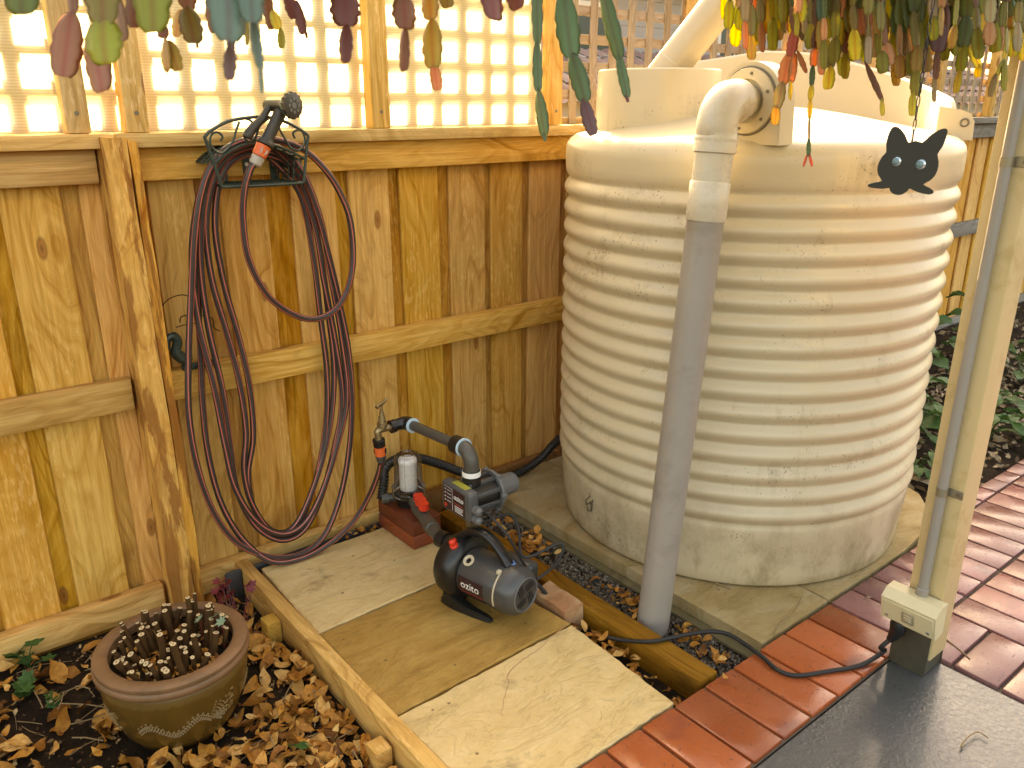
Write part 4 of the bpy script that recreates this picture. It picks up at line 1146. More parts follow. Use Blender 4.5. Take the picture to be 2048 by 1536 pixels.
# ---- suction line between filter and pump with its ball valve
pw = prot @ (pin + Vector((-.062, 0, 0)))
fw_ = Vector((FX - .012, FY - .045, FZ + .028))
vl = thing('ball_valve', 'dark plastic ball valve with bright red butterfly handle between filter and pump', 'valve', fw_)
dv = (pw - fw_).normalized(); Lv = (pw - fw_).length
mb = MB(); mb.tube([fw_, fw_ + dv * Lv * .18, fw_ + dv * Lv * .19, fw_ + dv * Lv * .30, fw_ + dv * Lv * .31, fw_ + dv * Lv * .62, fw_ + dv * Lv * .63, fw_ + dv * Lv * .78, fw_ + dv * Lv * .79, fw_ + dv * Lv], [.018, .018, .0225, .0225, .021, .021, .0245, .0245, .020, .020], 24)
part('valve_body', mb, M['pipe_olive'], vl)
vc = fw_ + dv * Lv * .34 + Vector((0, 0, .018))
mb = MB(); mb.cyl(vc, vc + Vector((0, 0, .020)), .010, .009, n=14)
hv_ = Vector((dv.x, dv.y, 0)).normalized()
hm = frame(vc + Vector((0, 0, .014)), hv_, Vector((-hv_.y, hv_.x, 0))) @ Matrix.Scale(1.35, 4)
mb.prism([(-.036, .004), (-.030, .013), (-.010, .010), (0, .014), (.010, .010), (.030, .013), (.040, .004), (.040, -.006), (.030, -.012), (.010, -.010), (0, -.014), (-.010, -.010), (-.030, -.012), (-.036, -.006)], 0, .016, hm)
part('butterfly_handle', mb, M['red_plastic'], vl, angle=30)

# ================================================================== PRESSURE CONTROLLER above the pump
KX, KY, KZ = 1.302, 1.822, .335
ctl = thing('pressure_controller', 'grey automatic pressure controller box mounted above the pump', 'pump controller', (KX, KY, KZ))
mb = MB(); mb.box((-.050, -.072, -.050), (-.012, .072, .046), bev=.010, segs=3); box_ = obj('front_box', mb, M['ctrl_grey'], ctl)
mb = MB(); mb.box((-.0515, -.050, -.040), (-.0495, .058, .036), bev=.0004); dec = obj('decal', mb, M['decal'], box_)
fm = frame((-.0518, 0, 0), (0, -1, 0), (0, 0, 1))
mb = text_mb('ozito', .024, fm @ Matrix.Translation((.020, .012, 0)), .0003); obj('lettering', mb, M['white_print'], dec)
mb = MB(); mb.prism([(.000, -.006), (.042, -.006), (.042, -.009), (.000, -.009)], 0, .0004, fm); obj('red_line', mb, M['red_print'], dec)
mb = MB()
for k in range(4): mb.prism([(0, -.015 - .0055 * k), (.042 - .006 * (k == 2), -.015 - .0055 * k), (.042 - .006 * (k == 2), -.017 - .0055 * k), (0, -.017 - .0055 * k)], 0, .0004, fm)
for k in range(4): 
    mb.prism([(-.050, .026 - .012 * k), (-.046, .026 - .012 * k), (-.046, .022 - .012 * k), (-.050, .022 - .012 * k)], 0, .0004, fm)
    mb.prism([(-.040, .0248 - .012 * k), (-.018, .0248 - .012 * k), (-.018, .0236 - .012 * k), (-.040, .0236 - .012 * k)], 0, .0004, fm)
mb.prism([(-.054, .034), (-.012, .034), (-.012, .033), (-.054, .033)], 0, .0004, fm); mb.prism([(-.012, .034), (-.011, .034), (-.011, -.036), (-.012, -.036)], 0, .0004, fm)
obj('small_print', mb, M['white_print'], dec)
mb = MB(); mb.lathe([(.0, .0012), (.006, .001), (.006, 0)], 14, mat=fm @ Matrix.Translation((-.046, -.028, 0))); obj('reset_button', mb, M['red_plastic'], dec)
mb = MB(); mb.box((-.040, -.040, .0462), (-.018, .030, .0470)); obj('warning_sticker', mb, M['yellow_print'], box_, smooth=False)
mb = MB()
mb.lathe([(.048, -.012), (.048, .085)], 24, mat=frame((0, 0, -.004), (0, 1, 0), (0, 0, 1)))
obj('body', mb, M['black'], ctl)
mb = MB()
for k in range(8):
    t = R(45 * k + 22); c_, s_ = math.cos(t) * .050, math.sin(t) * .050 - .004
    mb.box((-.012, c_ - .006, s_ - .006), (.086, c_ + .006, s_ + .006), bev=.002)
obj('body_rib', mb, M['ctrl_grey'], ctl)
mb = MB(); mb.lathe([(.035, .084), (.062, .084), (.064, .088), (.062, .096), (.040, .100), (.036, .104), (.033, .168), (.030, .174), (.0, .175)], 28, mat=frame((0, 0, -.004), (0, 1, 0), (0, 0, 1)))
for k in range(6):
    t = R(60 * k); mb.box((.080, math.cos(t) * .062 - .007, math.sin(t) * .062 - .011), (.098, math.cos(t) * .062 + .007, math.sin(t) * .062 + .003), bev=.002)
obj('end_cap', mb, M['pump_light'], ctl)
mb = MB(); mb.cyl((-.006, .018, .046), (.012, .036, .052), .007, n=10); obj('bolt', mb, M['blue_ring'], ctl)
mb = MB(); mb.tube([(.012, 0, -.118), (.012, 0, -.100), (.012, 0, -.099), (.012, 0, -.080), (.012, 0, -.079), (.012, 0, -.045)], [.019, .019, .023, .023, .018, .018], 8)
obj('union', mb, M['brass'], ctl)
mb = MB(); mb.tube([(.012, 0, -.165), (.012, 0, -.115)], [.021, .021], 18); obj('outlet_neck', mb, M['black'], ctl)
for k, z_ in ((0, -.006), (1, -.036)):
    mb = MB(); mb.tube([(-.030, -.072, z_), (-.030, -.084, z_), (-.030, -.085, z_), (-.030, -.094, z_), (-.030, -.104, z_)], [.014, .014, .011, .0135, .007], 8); obj('cable_gland', mb, M['pump_light'], ctl)
# ---- pipe from controller up and back to the tap
ex, ey = KX + .012, KY
pz = .478
pp = thing('outlet_pipe', 'dark grey pipe with elbows running from the controller back to the brass tap', 'pipe', (ex, ey, KZ + .05))
mb = MB(); mb.tube([(ex, ey, KZ + .040), (ex, ey, KZ + .055), (ex, ey, KZ + .056), (ex, ey, KZ + .082), (ex, ey, KZ + .083)], [.030, .030, .0275, .0275, .024], 22)
part('socket', mb, M['black'], pp)
mb = MB(); mb.cyl((ex, ey, KZ + .066), (ex, ey, KZ + .082), .0285, n=24); part('white_tag', mb, M['white_print'], pp)
mb = MB(); arc = [Vector((ex, ey + .040 - .040 * math.cos(t), pz - .040 + .040 * math.sin(t))) for t in np.linspace(0, math.pi / 2, 9)]
mb.tube([Vector((ex, ey, KZ + .075))] + arc, [.0235] * 10, 20); part('elbow', mb, M['pipe_olive'], pp)
tapy = 2.165
zt = .452
p_a, p_b = Vector((ex, ey + .036, pz)), Vector((ex, tapy, zt + .008))
dd = (p_b - p_a).normalized()
mb = MB(); mb.tube([p_a, p_a + dd * .002, p_a + dd * .045, p_a + dd * .047], [.024, .0285, .0285, .024], 22); part('compression_nut', mb, M['black'], pp)
mb = MB(); mb.tube([p_a - dd * .001, p_a + dd * .0035], .0292, 22); part('ring', mb, M['blue_ring'], pp)
mb = MB(); mb.cyl(p_a + dd * .03, p_b, .0165, n=20); part('straight_pipe', mb, M['pipe_olive'], pp)
mb = MB(); mb.tube([p_b - dd * .020, p_b - dd * .018, p_b + dd * .012, p_b + Vector((-.012, .022, 0)), p_b + Vector((-.030, .026, -.002)), p_b + Vector((-.040, .026, -.003)), p_b + Vector((-.041, .026, -.003)), p_b + Vector((-.058, .026, -.004))], [.021, .0245, .0240, .022, .0195, .0195, .0225, .0225], 18); part('tap_elbow', mb, M['black'], pp)
mb = MB(); mb.tube([p_b - dd * .023, p_b - dd * .0185], .0248, 22); part('ring', mb, M['blue_ring'], pp)
# ---- tap
ta = p_b + Vector((-.056, .026, -.004)); sp_end = at_y(757, 880, 2.19)
tap = thing('brass_tap', 'old brass garden tap with tee handle fixed to the grey pipe', 'tap', ta)
mid = ta + Vector((-.035, 0, 0))
mb = MB(); mb.tube(crom([ta, mid, mid.lerp(sp_end, .45) + Vector((-.008, 0, .012)), sp_end + Vector((0, 0, .014)), sp_end + Vector((0, 0, -.012))], 5), .0115, 14); part('spout', mb, M['brass'], tap)
mb = MB(); b0 = mid + Vector((.004, 0, 0)); mb.tube([b0, b0 + Vector((0, 0, .010)), b0 + Vector((0, 0, .011)), b0 + Vector((0, 0, .022)), b0 + Vector((0, 0, .023)), b0 + Vector((0, 0, .045)), b0 + Vector((0, 0, .046)), b0 + Vector((0, 0, .060))], [.0135, .0145, .0175, .0175, .0125, .0110, .0085, .0075], 12); part('bonnet', mb, M['brass'], tap)
mb = MB(); h_ = b0 + Vector((0, 0, .060)); mb.cyl(h_, h_ + Vector((0, 0, .022)), .0050, n=10); mb.tube([h_ + Vector((-.022, -.010, .022)), h_ + Vector((-.012, -.005, .027)), h_ + Vector((0, 0, .028)), h_ + Vector((.012, .005, .027)), h_ + Vector((.024, .011, .034))], [.0065, .0050, .0060, .0050, .0058], 10); part('tee_handle', mb, M['brass'], tap)

# ---- corrugated suction hose
cp = [Vector((FX - .080, FY + .055, FZ + .022))] + [at_y(u, v, y) for u, v, y in ((768, 962, 2.37), (770, 938, 2.385), (786, 922, 2.40), (812, 915, 2.41), (845, 918, 2.41), (885, 930, 2.41), (925, 945, 2.41), (965, 955, 2.41), (1005, 956, 2.40), (1045, 942, 2.38), (1080, 918, 2.36), (1104, 892, 2.34), (1125, 872, 2.31))]
cpath = crom(cp, 34)
rs = [.0180 if (i // 2) % 2 else .0150 for i in range(len(cpath))]
# even spacing
acc = [0.0]
for a, b in zip(cpath, cpath[1:]): acc.append(acc[-1] + (b - a).length)
N_ = int(acc[-1] / .0028); even = []
j = 0
for i in range(N_ + 1):
    s_ = acc[-1] * i / N_
    while j < len(acc) - 2 and acc[j + 1] < s_: j += 1
    even.append(cpath[j].lerp(cpath[j + 1], (s_ - acc[j]) / max(1e-9, acc[j + 1] - acc[j])))
mb = MB(); mb.tube(even, [.0182 if i % 4 < 2 else .0150 for i in range(len(even))], 14)
tag(obj('corrugated_hose', mb, M['corr'], origin=cp[0]), 'black corrugated suction hose looping from the filter behind the pump to the tank', 'suction hose')

# ---- cables
def cable(name, pts, r, lab, k=8):
    mb = MB(); p = crom(pts, k); mb.tube(p, r, 8)
    o = obj(name, mb, M['rubber'], origin=p[0]); tag(o, lab, 'cable'); return o
g1 = Vector((KX - .030, KY - .104, KZ - .006)); g2 = Vector((KX - .030, KY - .104, KZ - .036))
cable('pump_cable', [g1, at_d(972, 1026, 2.40), at_d(990, 1042, 2.37), at_d(1013, 1068, 2.36), at_d(1026, 1090, 2.37), at_d(1042, 1118, 2.40), at_d(1056, 1140, 2.42)], .0045, 'short black cable from the upper gland of the controller down behind the pump handle')
cable('pump_cable', [g2, at_d(979, 1041, 2.42), at_d(1005, 1030, 2.46), at_d(1022, 1031, 2.48), at_d(1034, 1047, 2.48), at_d(1039, 1074, 2.46), at_d(1040, 1100, 2.44), at_d(1047, 1113, 2.43), at_d(1064, 1112, 2.43), at_d(1092, 1099, 2.43), at_d(1118, 1087, 2.43), at_d(1127, 1096, 2.43), at_d(1115, 1124, 2.43), at_d(1094, 1144, 2.43), at_d(1074, 1158, 2.42)], .0045, 'black cable looping out over the sleeper from the lower gland to the pump')

# ---- broken brick beside the pump
bm = bmesh.new(); bmesh.ops.create_cube(bm, size=1)
for v_ in bm.verts: v_.co = Vector((v_.co.x * .075, v_.co.y * .155, v_.co.z * .105))
bmesh.ops.subdivide_edges(bm, edges=bm.edges[:], cuts=5, use_grid_fill=True)
for v_ in bm.verts:
    if v_.co.z > .05: v_.co.z += .010 * mnoise.noise(v_.co * 22) - .002
    v_.co += Vector((mnoise.noise(v_.co * 35), mnoise.noise(v_.co * 35 + Vector((5, 0, 0))), 0)) * .0025
mb = MB(); mb.from_bm(bm)
for i, p_ in enumerate(mb.v): mb.v[i] = tuple(Vector(p_) + Vector((1.480, 1.612, -.032)))
tag(obj('broken_brick', mb, M['broken_brick'], origin=(1.48, 1.612, -.08), angle=50), 'chipped red and cream brick piece wedged between the pump and the sleeper', 'brick')

# ================================================================== VERANDAH POST with conduit and outlet
VX0, VX1, VY0, VY1 = 2.020, 2.110, .728, .816
post = thing('verandah_post', 'square cream painted post beside the wet concrete floor', 'post', (2.065, .772, 0))
post.rotation_euler = (.008, 0, 0)
mb = MB(); mb.box((VX0, VY0, .045), (VX1, VY1, 2.45), bev=.004, segs=2); part('shaft', mb, M['post_paint'], post)
mb = MB(); mb.box((VX0 - .0065, VY0 + .006, -.006), (VX0 - .001, VY1 + .016, .235), bev=.001); mb.box((VX1 + .001, VY0 + .006, -.006), (VX1 + .0065, VY1 - .006, .045), bev=.001)
mb.box((VX0, VY0 + .008, -.005), (VX1, VY1 - .008, .040), bev=.002); part('steel_shoe', mb, M['steel_dark'], post)
cx_, cy_ = VX0 - .0145, .7745
mb = MB(); mb.cyl((cx_, cy_, .24), (cx_, cy_, 2.42), .0128, n=20); cnd = part('conduit', mb, M['conduit'], post)
mb = MB(); mb.tube([(cx_, cy_, .222), (cx_, cy_, .224), (cx_, cy_, .256), (cx_, cy_, .258)], [.0155, .0165, .0165, .014], 20); part('conduit_socket', mb, M['conduit'], cnd)
for z_ in (.535, 1.335):
    mb = MB(); mb.tube([(cx_ - .0138 * math.cos(t), cy_ + .0138 * math.sin(t), z_ - .011) for t in np.linspace(-1.75, 1.75, 14)], .0016, 6)
    pts2 = [(cx_ - .0142 * math.cos(t), cy_ + .0142 * math.sin(t)) for t in np.linspace(-1.9, 1.9, 16)]
    inn = [(cx_ - .0130 * math.cos(t), cy_ + .0130 * math.sin(t)) for t in np.linspace(1.9, -1.9, 16)]
    mb = MB(); mb.prism(pts2 + inn, z_ - .011, z_ + .011); mb.box((VX0 - .0035, cy_ - .046, z_ - .011), (VX0 - .0010, cy_ - .012, z_ + .011), bev=.001)
    cl = part('clamp', mb, M['clamp'], post)
    mb = MB(); mb.cyl((VX0 - .0035, cy_ - .034, z_), (VX0 - .0060, cy_ - .034, z_), .0050, n=10); part('clamp_screw', mb, M['screw'], cl)
outl = thing('power_outlet', 'aged cream weatherproof power outlet low on the verandah post', 'power outlet', (VX0 - .01, .77, .1))
pf = [(.0, .238), (-.034, .236), (-.060, .216), (-.059, .210), (-.042, .146), (-.036, .142), (.0, .150)]
mb = MB(); om = frame((VX0 - .008, 0, 0), (1, 0, 0), (0, 0, 1)); mb.prism(pf, -.852, -.708, om); ob_ = part('housing', mb, M['outlet'], outl, angle=30)
fa, fb = Vector((VX0 - .008 - .0597, 0, .212)), Vector((VX0 - .008 - .0425, 0, .148))
fdn = (fb - fa).normalized(); fnr = Vector((-(fb - fa).z, 0, (fb - fa).x)).normalized()
if fnr.x > 0: fnr = -fnr
fmx = frame(fa.lerp(fb, .5) + Vector((0, .780, 0)), Vector((0, -1, 0)), -fdn)
mb = MB(); mb.box((-.068, -.031, -.001), (.068, .031, .0025), bev=.002, mat=fmx); fp = part('face_plate', mb, M['outlet'], outl)
mb = MB(); mb.box((-.012, -.017, .002), (.018, .020, .0075), bev=.005, segs=2, mat=fmx); sw = part('switch', mb, M['outlet_btn'], outl)
mb = MB()
for o_ in (-.008, 0, .008): mb.tube([fmx @ Vector((.003 + .009 * math.cos(t), .001 + o_ + .004 * math.sin(t), .0080)) for t in np.linspace(.2, math.pi - .2, 8)], .0011, 5)
part('switch_ridge', mb, M['outlet'], sw)
mb = MB()
for x_, y_ in ((-.055, -.020), (.055, -.020)): mb.lathe([(.0, .0035), (.0045, .0033), (.0050, .002)], 12, mat=fmx @ Matrix.Translation((x_, y_, 0)))
part('screw', mb, M['steel'], outl)
mb = MB(); p0 = Vector((VX0 - .038, .808, .138))
mb.tube([p0 + Vector((0, 0, .010)), p0, p0 + Vector((0, 0, -.022)), p0 + Vector((-.006, .006, -.040)), p0 + Vector((-.012, .012, -.055))], [.019, .0215, .0200, .014, .0085], 16)
cordpts = [p0 + Vector((-.012, .012, -.055)), p0 + Vector((-.022, .026, -.082)), at_z(1768, 1302, .022), at_z(1722, 1330, .009), at_z(1660, 1342, .0075), at_z(1595, 1351, .0075), at_z(1556, 1340, .0075), at_z(1525, 1314, .0075), at_z(1490, 1288, .0075), at_z(1455, 1268, .0075), at_z(1420, 1263, .004), at_z(1380, 1268, .006), at_z(1335, 1277, .010), at_z(1300, 1283, .0115), at_z(1250, 1281, -.012), at_z(1212, 1274, -.026), at_z(1190, 1270, -.055), at_z(1165, 1250, -.070), at_z(1135, 1224, -.055), at_z(1108, 1206, -.022), at_z(1090, 1185, .02), at_z(1074, 1166, .05)]


mb2 = MB(); mb2.tube(crom(cordpts, 10), .0062, 10)
cord = obj('extension_cord', mb2, M['rubber'], origin=cordpts[0]); tag(cord, 'black mains cord snaking over the bricks from the outlet to the pump', 'power cord')
part('plug', mb, M['black'], cord)

# ================================================================== GLAZED POT with cut-back stems
QX, QY, QB, QT = .437, 1.930, -.098, .152
pot = thing('glazed_pot', 'brown glazed pot with dragon relief standing on the leafy soil', 'plant pot', (QX, QY, QB))
H_ = QT - QB
mb = MB(); mb.lathe([(.0, .0), (.105, .0), (.118, .006), (.146, .05), (.168, .11), (.178, .165), (.178, .195), (.174, .208), (.172, .212), (.150, .215), (.142, .19), (.13, .12), (0, .10)], 64)
obj('pot_body', mb, M['pot'], pot, angle=50)
mb = MB(); mb.lathe([(.145, .206), (.174, .206), (.184, .212), (.190, .222), (.188, .231), (.184, .234), (.187, .238), (.186, .246), (.180, H_), (.158, H_ + .001), (.150, .246), (.147, .225)], 72, cap=False)
obj('pot_rim', mb, M['pot_rim'], pot, angle=45)
mb = MB(); bm = bmesh.new(); bmesh.ops.create_circle(bm, cap_ends=True, radius=.149, segments=40); bm2 = bm
bmesh.ops.poke(bm, faces=bm.faces[:])
bmesh.ops.subdivide_edges(bm, edges=bm.edges[:], cuts=4, use_grid_fill=True)
for v_ in bm.verts: v_.co.z = .212 + .010 * mnoise.noise(v_.co * 30)
mb.from_bm(bm); obj('potting_soil', mb, M['soil'], pot)
# relief: a scaly body winding round the belly, a flame tail, a few clouds
mb = MB()
def pot_r(z):
    pr = [(.118, .006), (.146, .05), (.168, .11), (.178, .165), (.178, .195)]
    for (r0, z0), (r1, z1) in zip(pr, pr[1:]):
        if z0 <= z <= z1: return r0 + (r1 - r0) * (z - z0) / (z1 - z0)
    return pr[-1][0]
def blob(a, z, s, e=1.0, tilt=0.0):
    r = pot_r(z); c = Vector((r * math.cos(a), r * math.sin(a), z)); nrm = Vector((math.cos(a), math.sin(a), -.25)).normalized()
    tx = Vector((-math.sin(a), math.cos(a), 0)); tz = nrm.cross(tx)
    ex_ = (tx * math.cos(tilt) + tz * math.sin(tilt)); ey_ = nrm.cross(ex_)
    vv = [c + nrm * .0040] + [c + ex_ * s * e * math.cos(t) + ey_ * s * math.sin(t) for t in np.linspace(0, 2 * math.pi, 9)[:-1]]
    mb.add(vv, [(0, 1 + i, 1 + (i + 1) % 8) for i in range(8)])
acam = math.atan2(-QY, -QX)
for base_a in (acam - .02, acam + 1.75, acam - 1.75):
    mb = MB()
    for i in range(30):
        t = i / 29; a = base_a - .62 + 1.0 * t; zc = .108 + .018 * math.sin(t * 9.5)
        for k in (-1, 0, 1): blob(a + .016 * (k % 2), zc + k * .0068, .0027, 1.15)
        if i % 2 == 0: blob(a, zc + .0135, .0030, 1.5, .9)
    for k in range(8):
        f_ = k / 7; a1 = base_a + .40; tl_ = -.75 + 2.0 * f_
        for s_ in range(5):
            L = .008 + s_ * .009
            blob(a1 + L * math.cos(tl_) / .17, .112 + L * math.sin(tl_) * .95, .0028, 2.0, -tl_)
    for k in range(14):
        blob(base_a + .72 + rnd.uniform(-.08, .08), .13 + rnd.uniform(-.03, .03), .0035, 1.8, rnd.uniform(0, 3))
    obj('dragon_relief', mb, M['pot_relief'], pot)
shrub = thing('cut_back_shrub', 'shrub cut back to short brown stems with pale ends inside the glazed pot', 'shrub', (QX, QY, QB + .205))
r = random.Random(5)
spots = []
tries = 0
while len(spots) < 84 and tries < 6000:
    tries += 1
    a = r.uniform(0, 2 * math.pi); rr = .128 * math.sqrt(r.random()); p = (rr * math.cos(a), rr * math.sin(a))
    if all((p[0] - q_[0]) ** 2 + (p[1] - q_[1]) ** 2 > .0135 ** 2 for q_ in spots): spots.append(p)
fwd2 = Vector((math.cos(AZ), math.sin(AZ)))
for i, (x_, y_) in enumerate(spots):
    back = (x_ * fwd2.x + y_ * fwd2.y) / .132
    if back > .55: lean_k = .4
    hh = max(.024, r.gauss(.068 + .022 * back, .019)); rad = r.uniform(.0046, .0092)
    if i in (3, 11): hh = .105; rad = .0085
    lean = Vector((x_ * .12 + r.uniform(-.020, .020), y_ * .12 + r.uniform(-.020, .020), 0))
    p0_ = Vector((x_, y_, .0)); p2_ = Vector((x_, y_, hh)) + lean * min(.9, hh / .06)
    p1_ = p0_.lerp(p2_, .5) + Vector((r.uniform(-.003, .003), r.uniform(-.003, .003), 0))
    mb = MB(); mb.tube(crom([p0_, p1_, p2_], 3), [rad * 1.15] * 3 + [rad] * 4, 9)
    st_ = obj('stem', mb, M['stem'], shrub)
    dd = (p2_ - p1_).normalized()
    mb = MB(); mb.tube([p2_ - dd * .0004, p2_ + dd * .0008], rad * .88, 10); mb.tube([p2_ + dd * .0008, p2_ + dd * .0012], rad * .30, 8, m=1)
    obj('cut_end', mb, [M['stem_cut'], M['pith']], st_)

# ---- leaves on the ground
def leaf_into(mb, p, L, W, yaw, pitch, roll, curl, cup, r):
    n = 5; vv = []
    m = Matrix.Translation(p) @ Matrix.Rotation(yaw, 4, 'Z') @ Matrix.Rotation(pitch, 4, 'Y') @ Matrix.Rotation(roll, 4, 'X')
    wav = r.uniform(0, 6)
    for i in range(n + 1):
        t = i / n; w_ = W * .5 * (math.sin(math.pi * min(1, t * 1.02 + .03)) ** .8)
        a = curl * (t - .5); x_ = L * (math.sin(a) / curl if abs(curl) > .05 else (t - .5)); z_ = L * ((1 - math.cos(a)) / curl if abs(curl) > .05 else 0)
        for s_ in (-1, 0, 1):
            vv.append(m @ Vector((x_, s_ * w_, z_ + abs(s_) * cup * w_ + (.16 * W) * math.sin(wav + t * 7 + s_ * 2) * abs(s_))))
    ff = []
    for i in range(n):
        for j in (0, 1): ff.append((i * 3 + j, i * 3 + j + 1, i * 3 + j + 4, i * 3 + j + 3))
    mb.add(vv, ff)
def litter(name, lab, n, place, size, mat, seed, zup=.012):
    r = random.Random(seed); mb = MB()
    for _ in range(n):
        q_ = place(r)
        if q_ is None: continue
        x_, y_ = q_[0], q_[1]
        z_ = (q_[2] if len(q_) > 2 else ground_z(x_, y_)) + r.uniform(.004, zup)
        L = size[0] + (size[1] - size[0]) * r.random() ** 1.4
        leaf_into(mb, Vector((x_, y_, z_)), L, L * r.uniform(.36, .56), r.uniform(0, 6.28), r.gauss(0, .36), r.gauss(0, .5), r.uniform(-1.5, 2.2), r.uniform(-.35, .75), r)
    o = obj(name, mb, M[mat], angle=70)
    return tag(o, lab, 'leaf litter', kind='stuff')
def pl_left(r):
    x_ = r.uniform(-.5, .772); y_ = r.uniform(.9, 2.44)
    if (x_ - QX) ** 2 + (y_ - QY) ** 2 < .135 ** 2: return None
    if x_ > .745 and (abs(y_ - 2.115) < .05 or abs(y_ - 1.455) < .05): return None
    # heaped against the edging board, thin in the damp patch beside the pot
    dens = .25 + .75 * min(1, max(0, (x_ - .52) / .2)) + (.45 if y_ < 1.85 and x_ > .3 else 0)
    if .55 < x_ < .70 and 1.85 < y_ < 2.02: dens *= .25
    if y_ > 2.25 and x_ > .3: dens *= .4
    heap = .030 * max(0, mnoise.noise(Vector((x_ * 7, y_ * 7, 3)))) * dens
    return (x_, y_, ground_z(x_, y_) + heap) if r.random() < dens else None
litter('leaf_litter', 'curled tan dry leaves heaped on the soil round the pot', 3600, pl_left, (.032, .088), 'leaf', 3, .030)
def pl_frag(r):
    q_ = pl_left(r); x_ = r.uniform(-.5, .772); y_ = r.uniform(.9, 2.44)
    return q_ or ((x_, y_, ground_z(x_, y_) + .002) if (x_ - QX) ** 2 + (y_ - QY) ** 2 > .15 ** 2 else None)
litter('leaf_fragments', 'crumbled dark leaf bits between the larger dry leaves', 3200, pl_frag, (.007, .022), 'leaf_dark', 31, .020)
def pl_pot(r):
    a = r.uniform(0, 6.28); rr = .13 * math.sqrt(r.random()); return (QX + rr * math.cos(a), QY + rr * math.sin(a), QB + .212)
litter('leaf_scraps', 'dry leaf scraps on the soil inside the glazed pot', 260, pl_pot, (.012, .036), 'leaf', 4)
def pl_gap(r):
    x_ = r.uniform(1.44, 1.515); y_ = r.uniform(1.12, 1.52)
    return (x_, y_, -.07 + .04 * r.random() * (y_ > 1.3)) if r.random() < (.4 if y_ < 1.25 else 1) else None
litter('gap_leaves', 'dry leaves caught between the slabs and the sleeper', 95, pl_gap, (.022, .048), 'leaf', 5)
def pl_strip(r):
    cs = [(1.66, 2.02, .05), (1.68, 1.95, .04), (1.70, 1.62, .03), (1.69, 1.52, .035), (1.67, 1.46, .03), (1.70, 1.27, .03), (1.69, 1.17, .03), (1.66, 2.10, .05), (1.63, 1.98, .03)]
    c_ = r.choice(cs); return (min(1.755, max(1.61, r.gauss(c_[0], c_[2] * .6))), r.gauss(c_[1], c_[2]), -.05 + .02 * r.random() + (.05 * r.random() if c_[1] > 1.9 else 0))
litter('strip_leaves', 'orange dry leaves lying on the gravel strip beside the tank pad', 110, pl_strip, (.026, .052), 'leaf', 6)
def pl_back(r):
    x_ = r.uniform(.86, 1.30); return (x_, 2.386 + r.uniform(-.008, .008), -.03 + .03 * r.random() * (x_ > 1.1))
litter('back_leaves', 'small dry leaves gathered behind the rear slab at the metal strip', 70, pl_back, (.014, .034), 'leaf', 8)
def pl_right(r):
    x_ = r.uniform(3.0, 7.0); y_ = r.uniform(1.17, 2.4)
    if math.hypot(x_ - TX, y_ - TY) < .78: return None
    if y_ > 1.95 and r.random() < .6: return None
    return (x_, y_)
litter('bed_leaves', 'pale brown leaf litter on the far garden bed behind the post', 2900, pl_right, (.03, .075), 'leaf_pale', 9, .03)
# twigs and straw
r = random.Random(12); mb = MB()
for _ in range(190):
    x_ = r.uniform(-.2, .76); y_ = r.uniform(1.2, 2.4)
    if (x_ - QX) ** 2 + (y_ - QY) ** 2 < .17 ** 2: continue
    a = r.uniform(0, 6.28); L = r.uniform(.03, .15); z_ = ground_z(x_, y_) + r.uniform(.006, .03); dz = r.uniform(-.01, .015)
    d_ = Vector((math.cos(a), math.sin(a), 0)) * L; pm = Vector((x_, y_, z_)) + d_ * .5 + Vector((r.uniform(-.01, .01), r.uniform(-.01, .01), r.uniform(0, .012)))
    e_ = Vector((x_, y_, z_ + dz)) + d_
    if (e_.x - QX) ** 2 + (e_.y - QY) ** 2 < .17 ** 2 or e_.x > .78: continue
    mb.tube([Vector((x_, y_, z_)), pm, e_], r.uniform(.0007, .0018), 4)
tag(obj('twigs', mb, M['twig']), 'thin dry twigs and straw among the leaves', 'twigs', kind='stuff')
# gravel
r = random.Random(2); mb = MB()
bm = bmesh.new(); bmesh.ops.create_icosphere(bm, subdivisions=1, radius=1); ico_v = [v_.co.copy() for v_ in bm.verts]; ico_f = [[l.index for l in f.verts] for f in bm.faces]; bm.free()
for _ in range(3600):
    x_ = r.uniform(1.603, 1.760); y_ = r.uniform(1.095, 2.42)
    if math.hypot(x_ - 1.662, y_ - 1.385) < .05: continue
    s_ = r.uniform(.003, .009) * (1.4 if r.random() < .06 else 1)
    m = Matrix.Rotation(r.uniform(0, 6), 3, Vector((r.random(), r.random(), r.random() + .1)).normalized())
    sc = Vector((s_, s_ * r.uniform(.6, 1), s_ * r.uniform(.45, .8)))
    mb.add([Vector((x_, y_, -.055 + r.uniform(-.003, .006))) + m @ Vector((v_.x * sc.x, v_.y * sc.y, v_.z * sc.z)) for v_ in ico_v], ico_f)
tag(obj('gravel', mb, M['gravel'], angle=30), 'small brown gravel in the strip between sleeper and tank pad', 'gravel', kind='stuff')

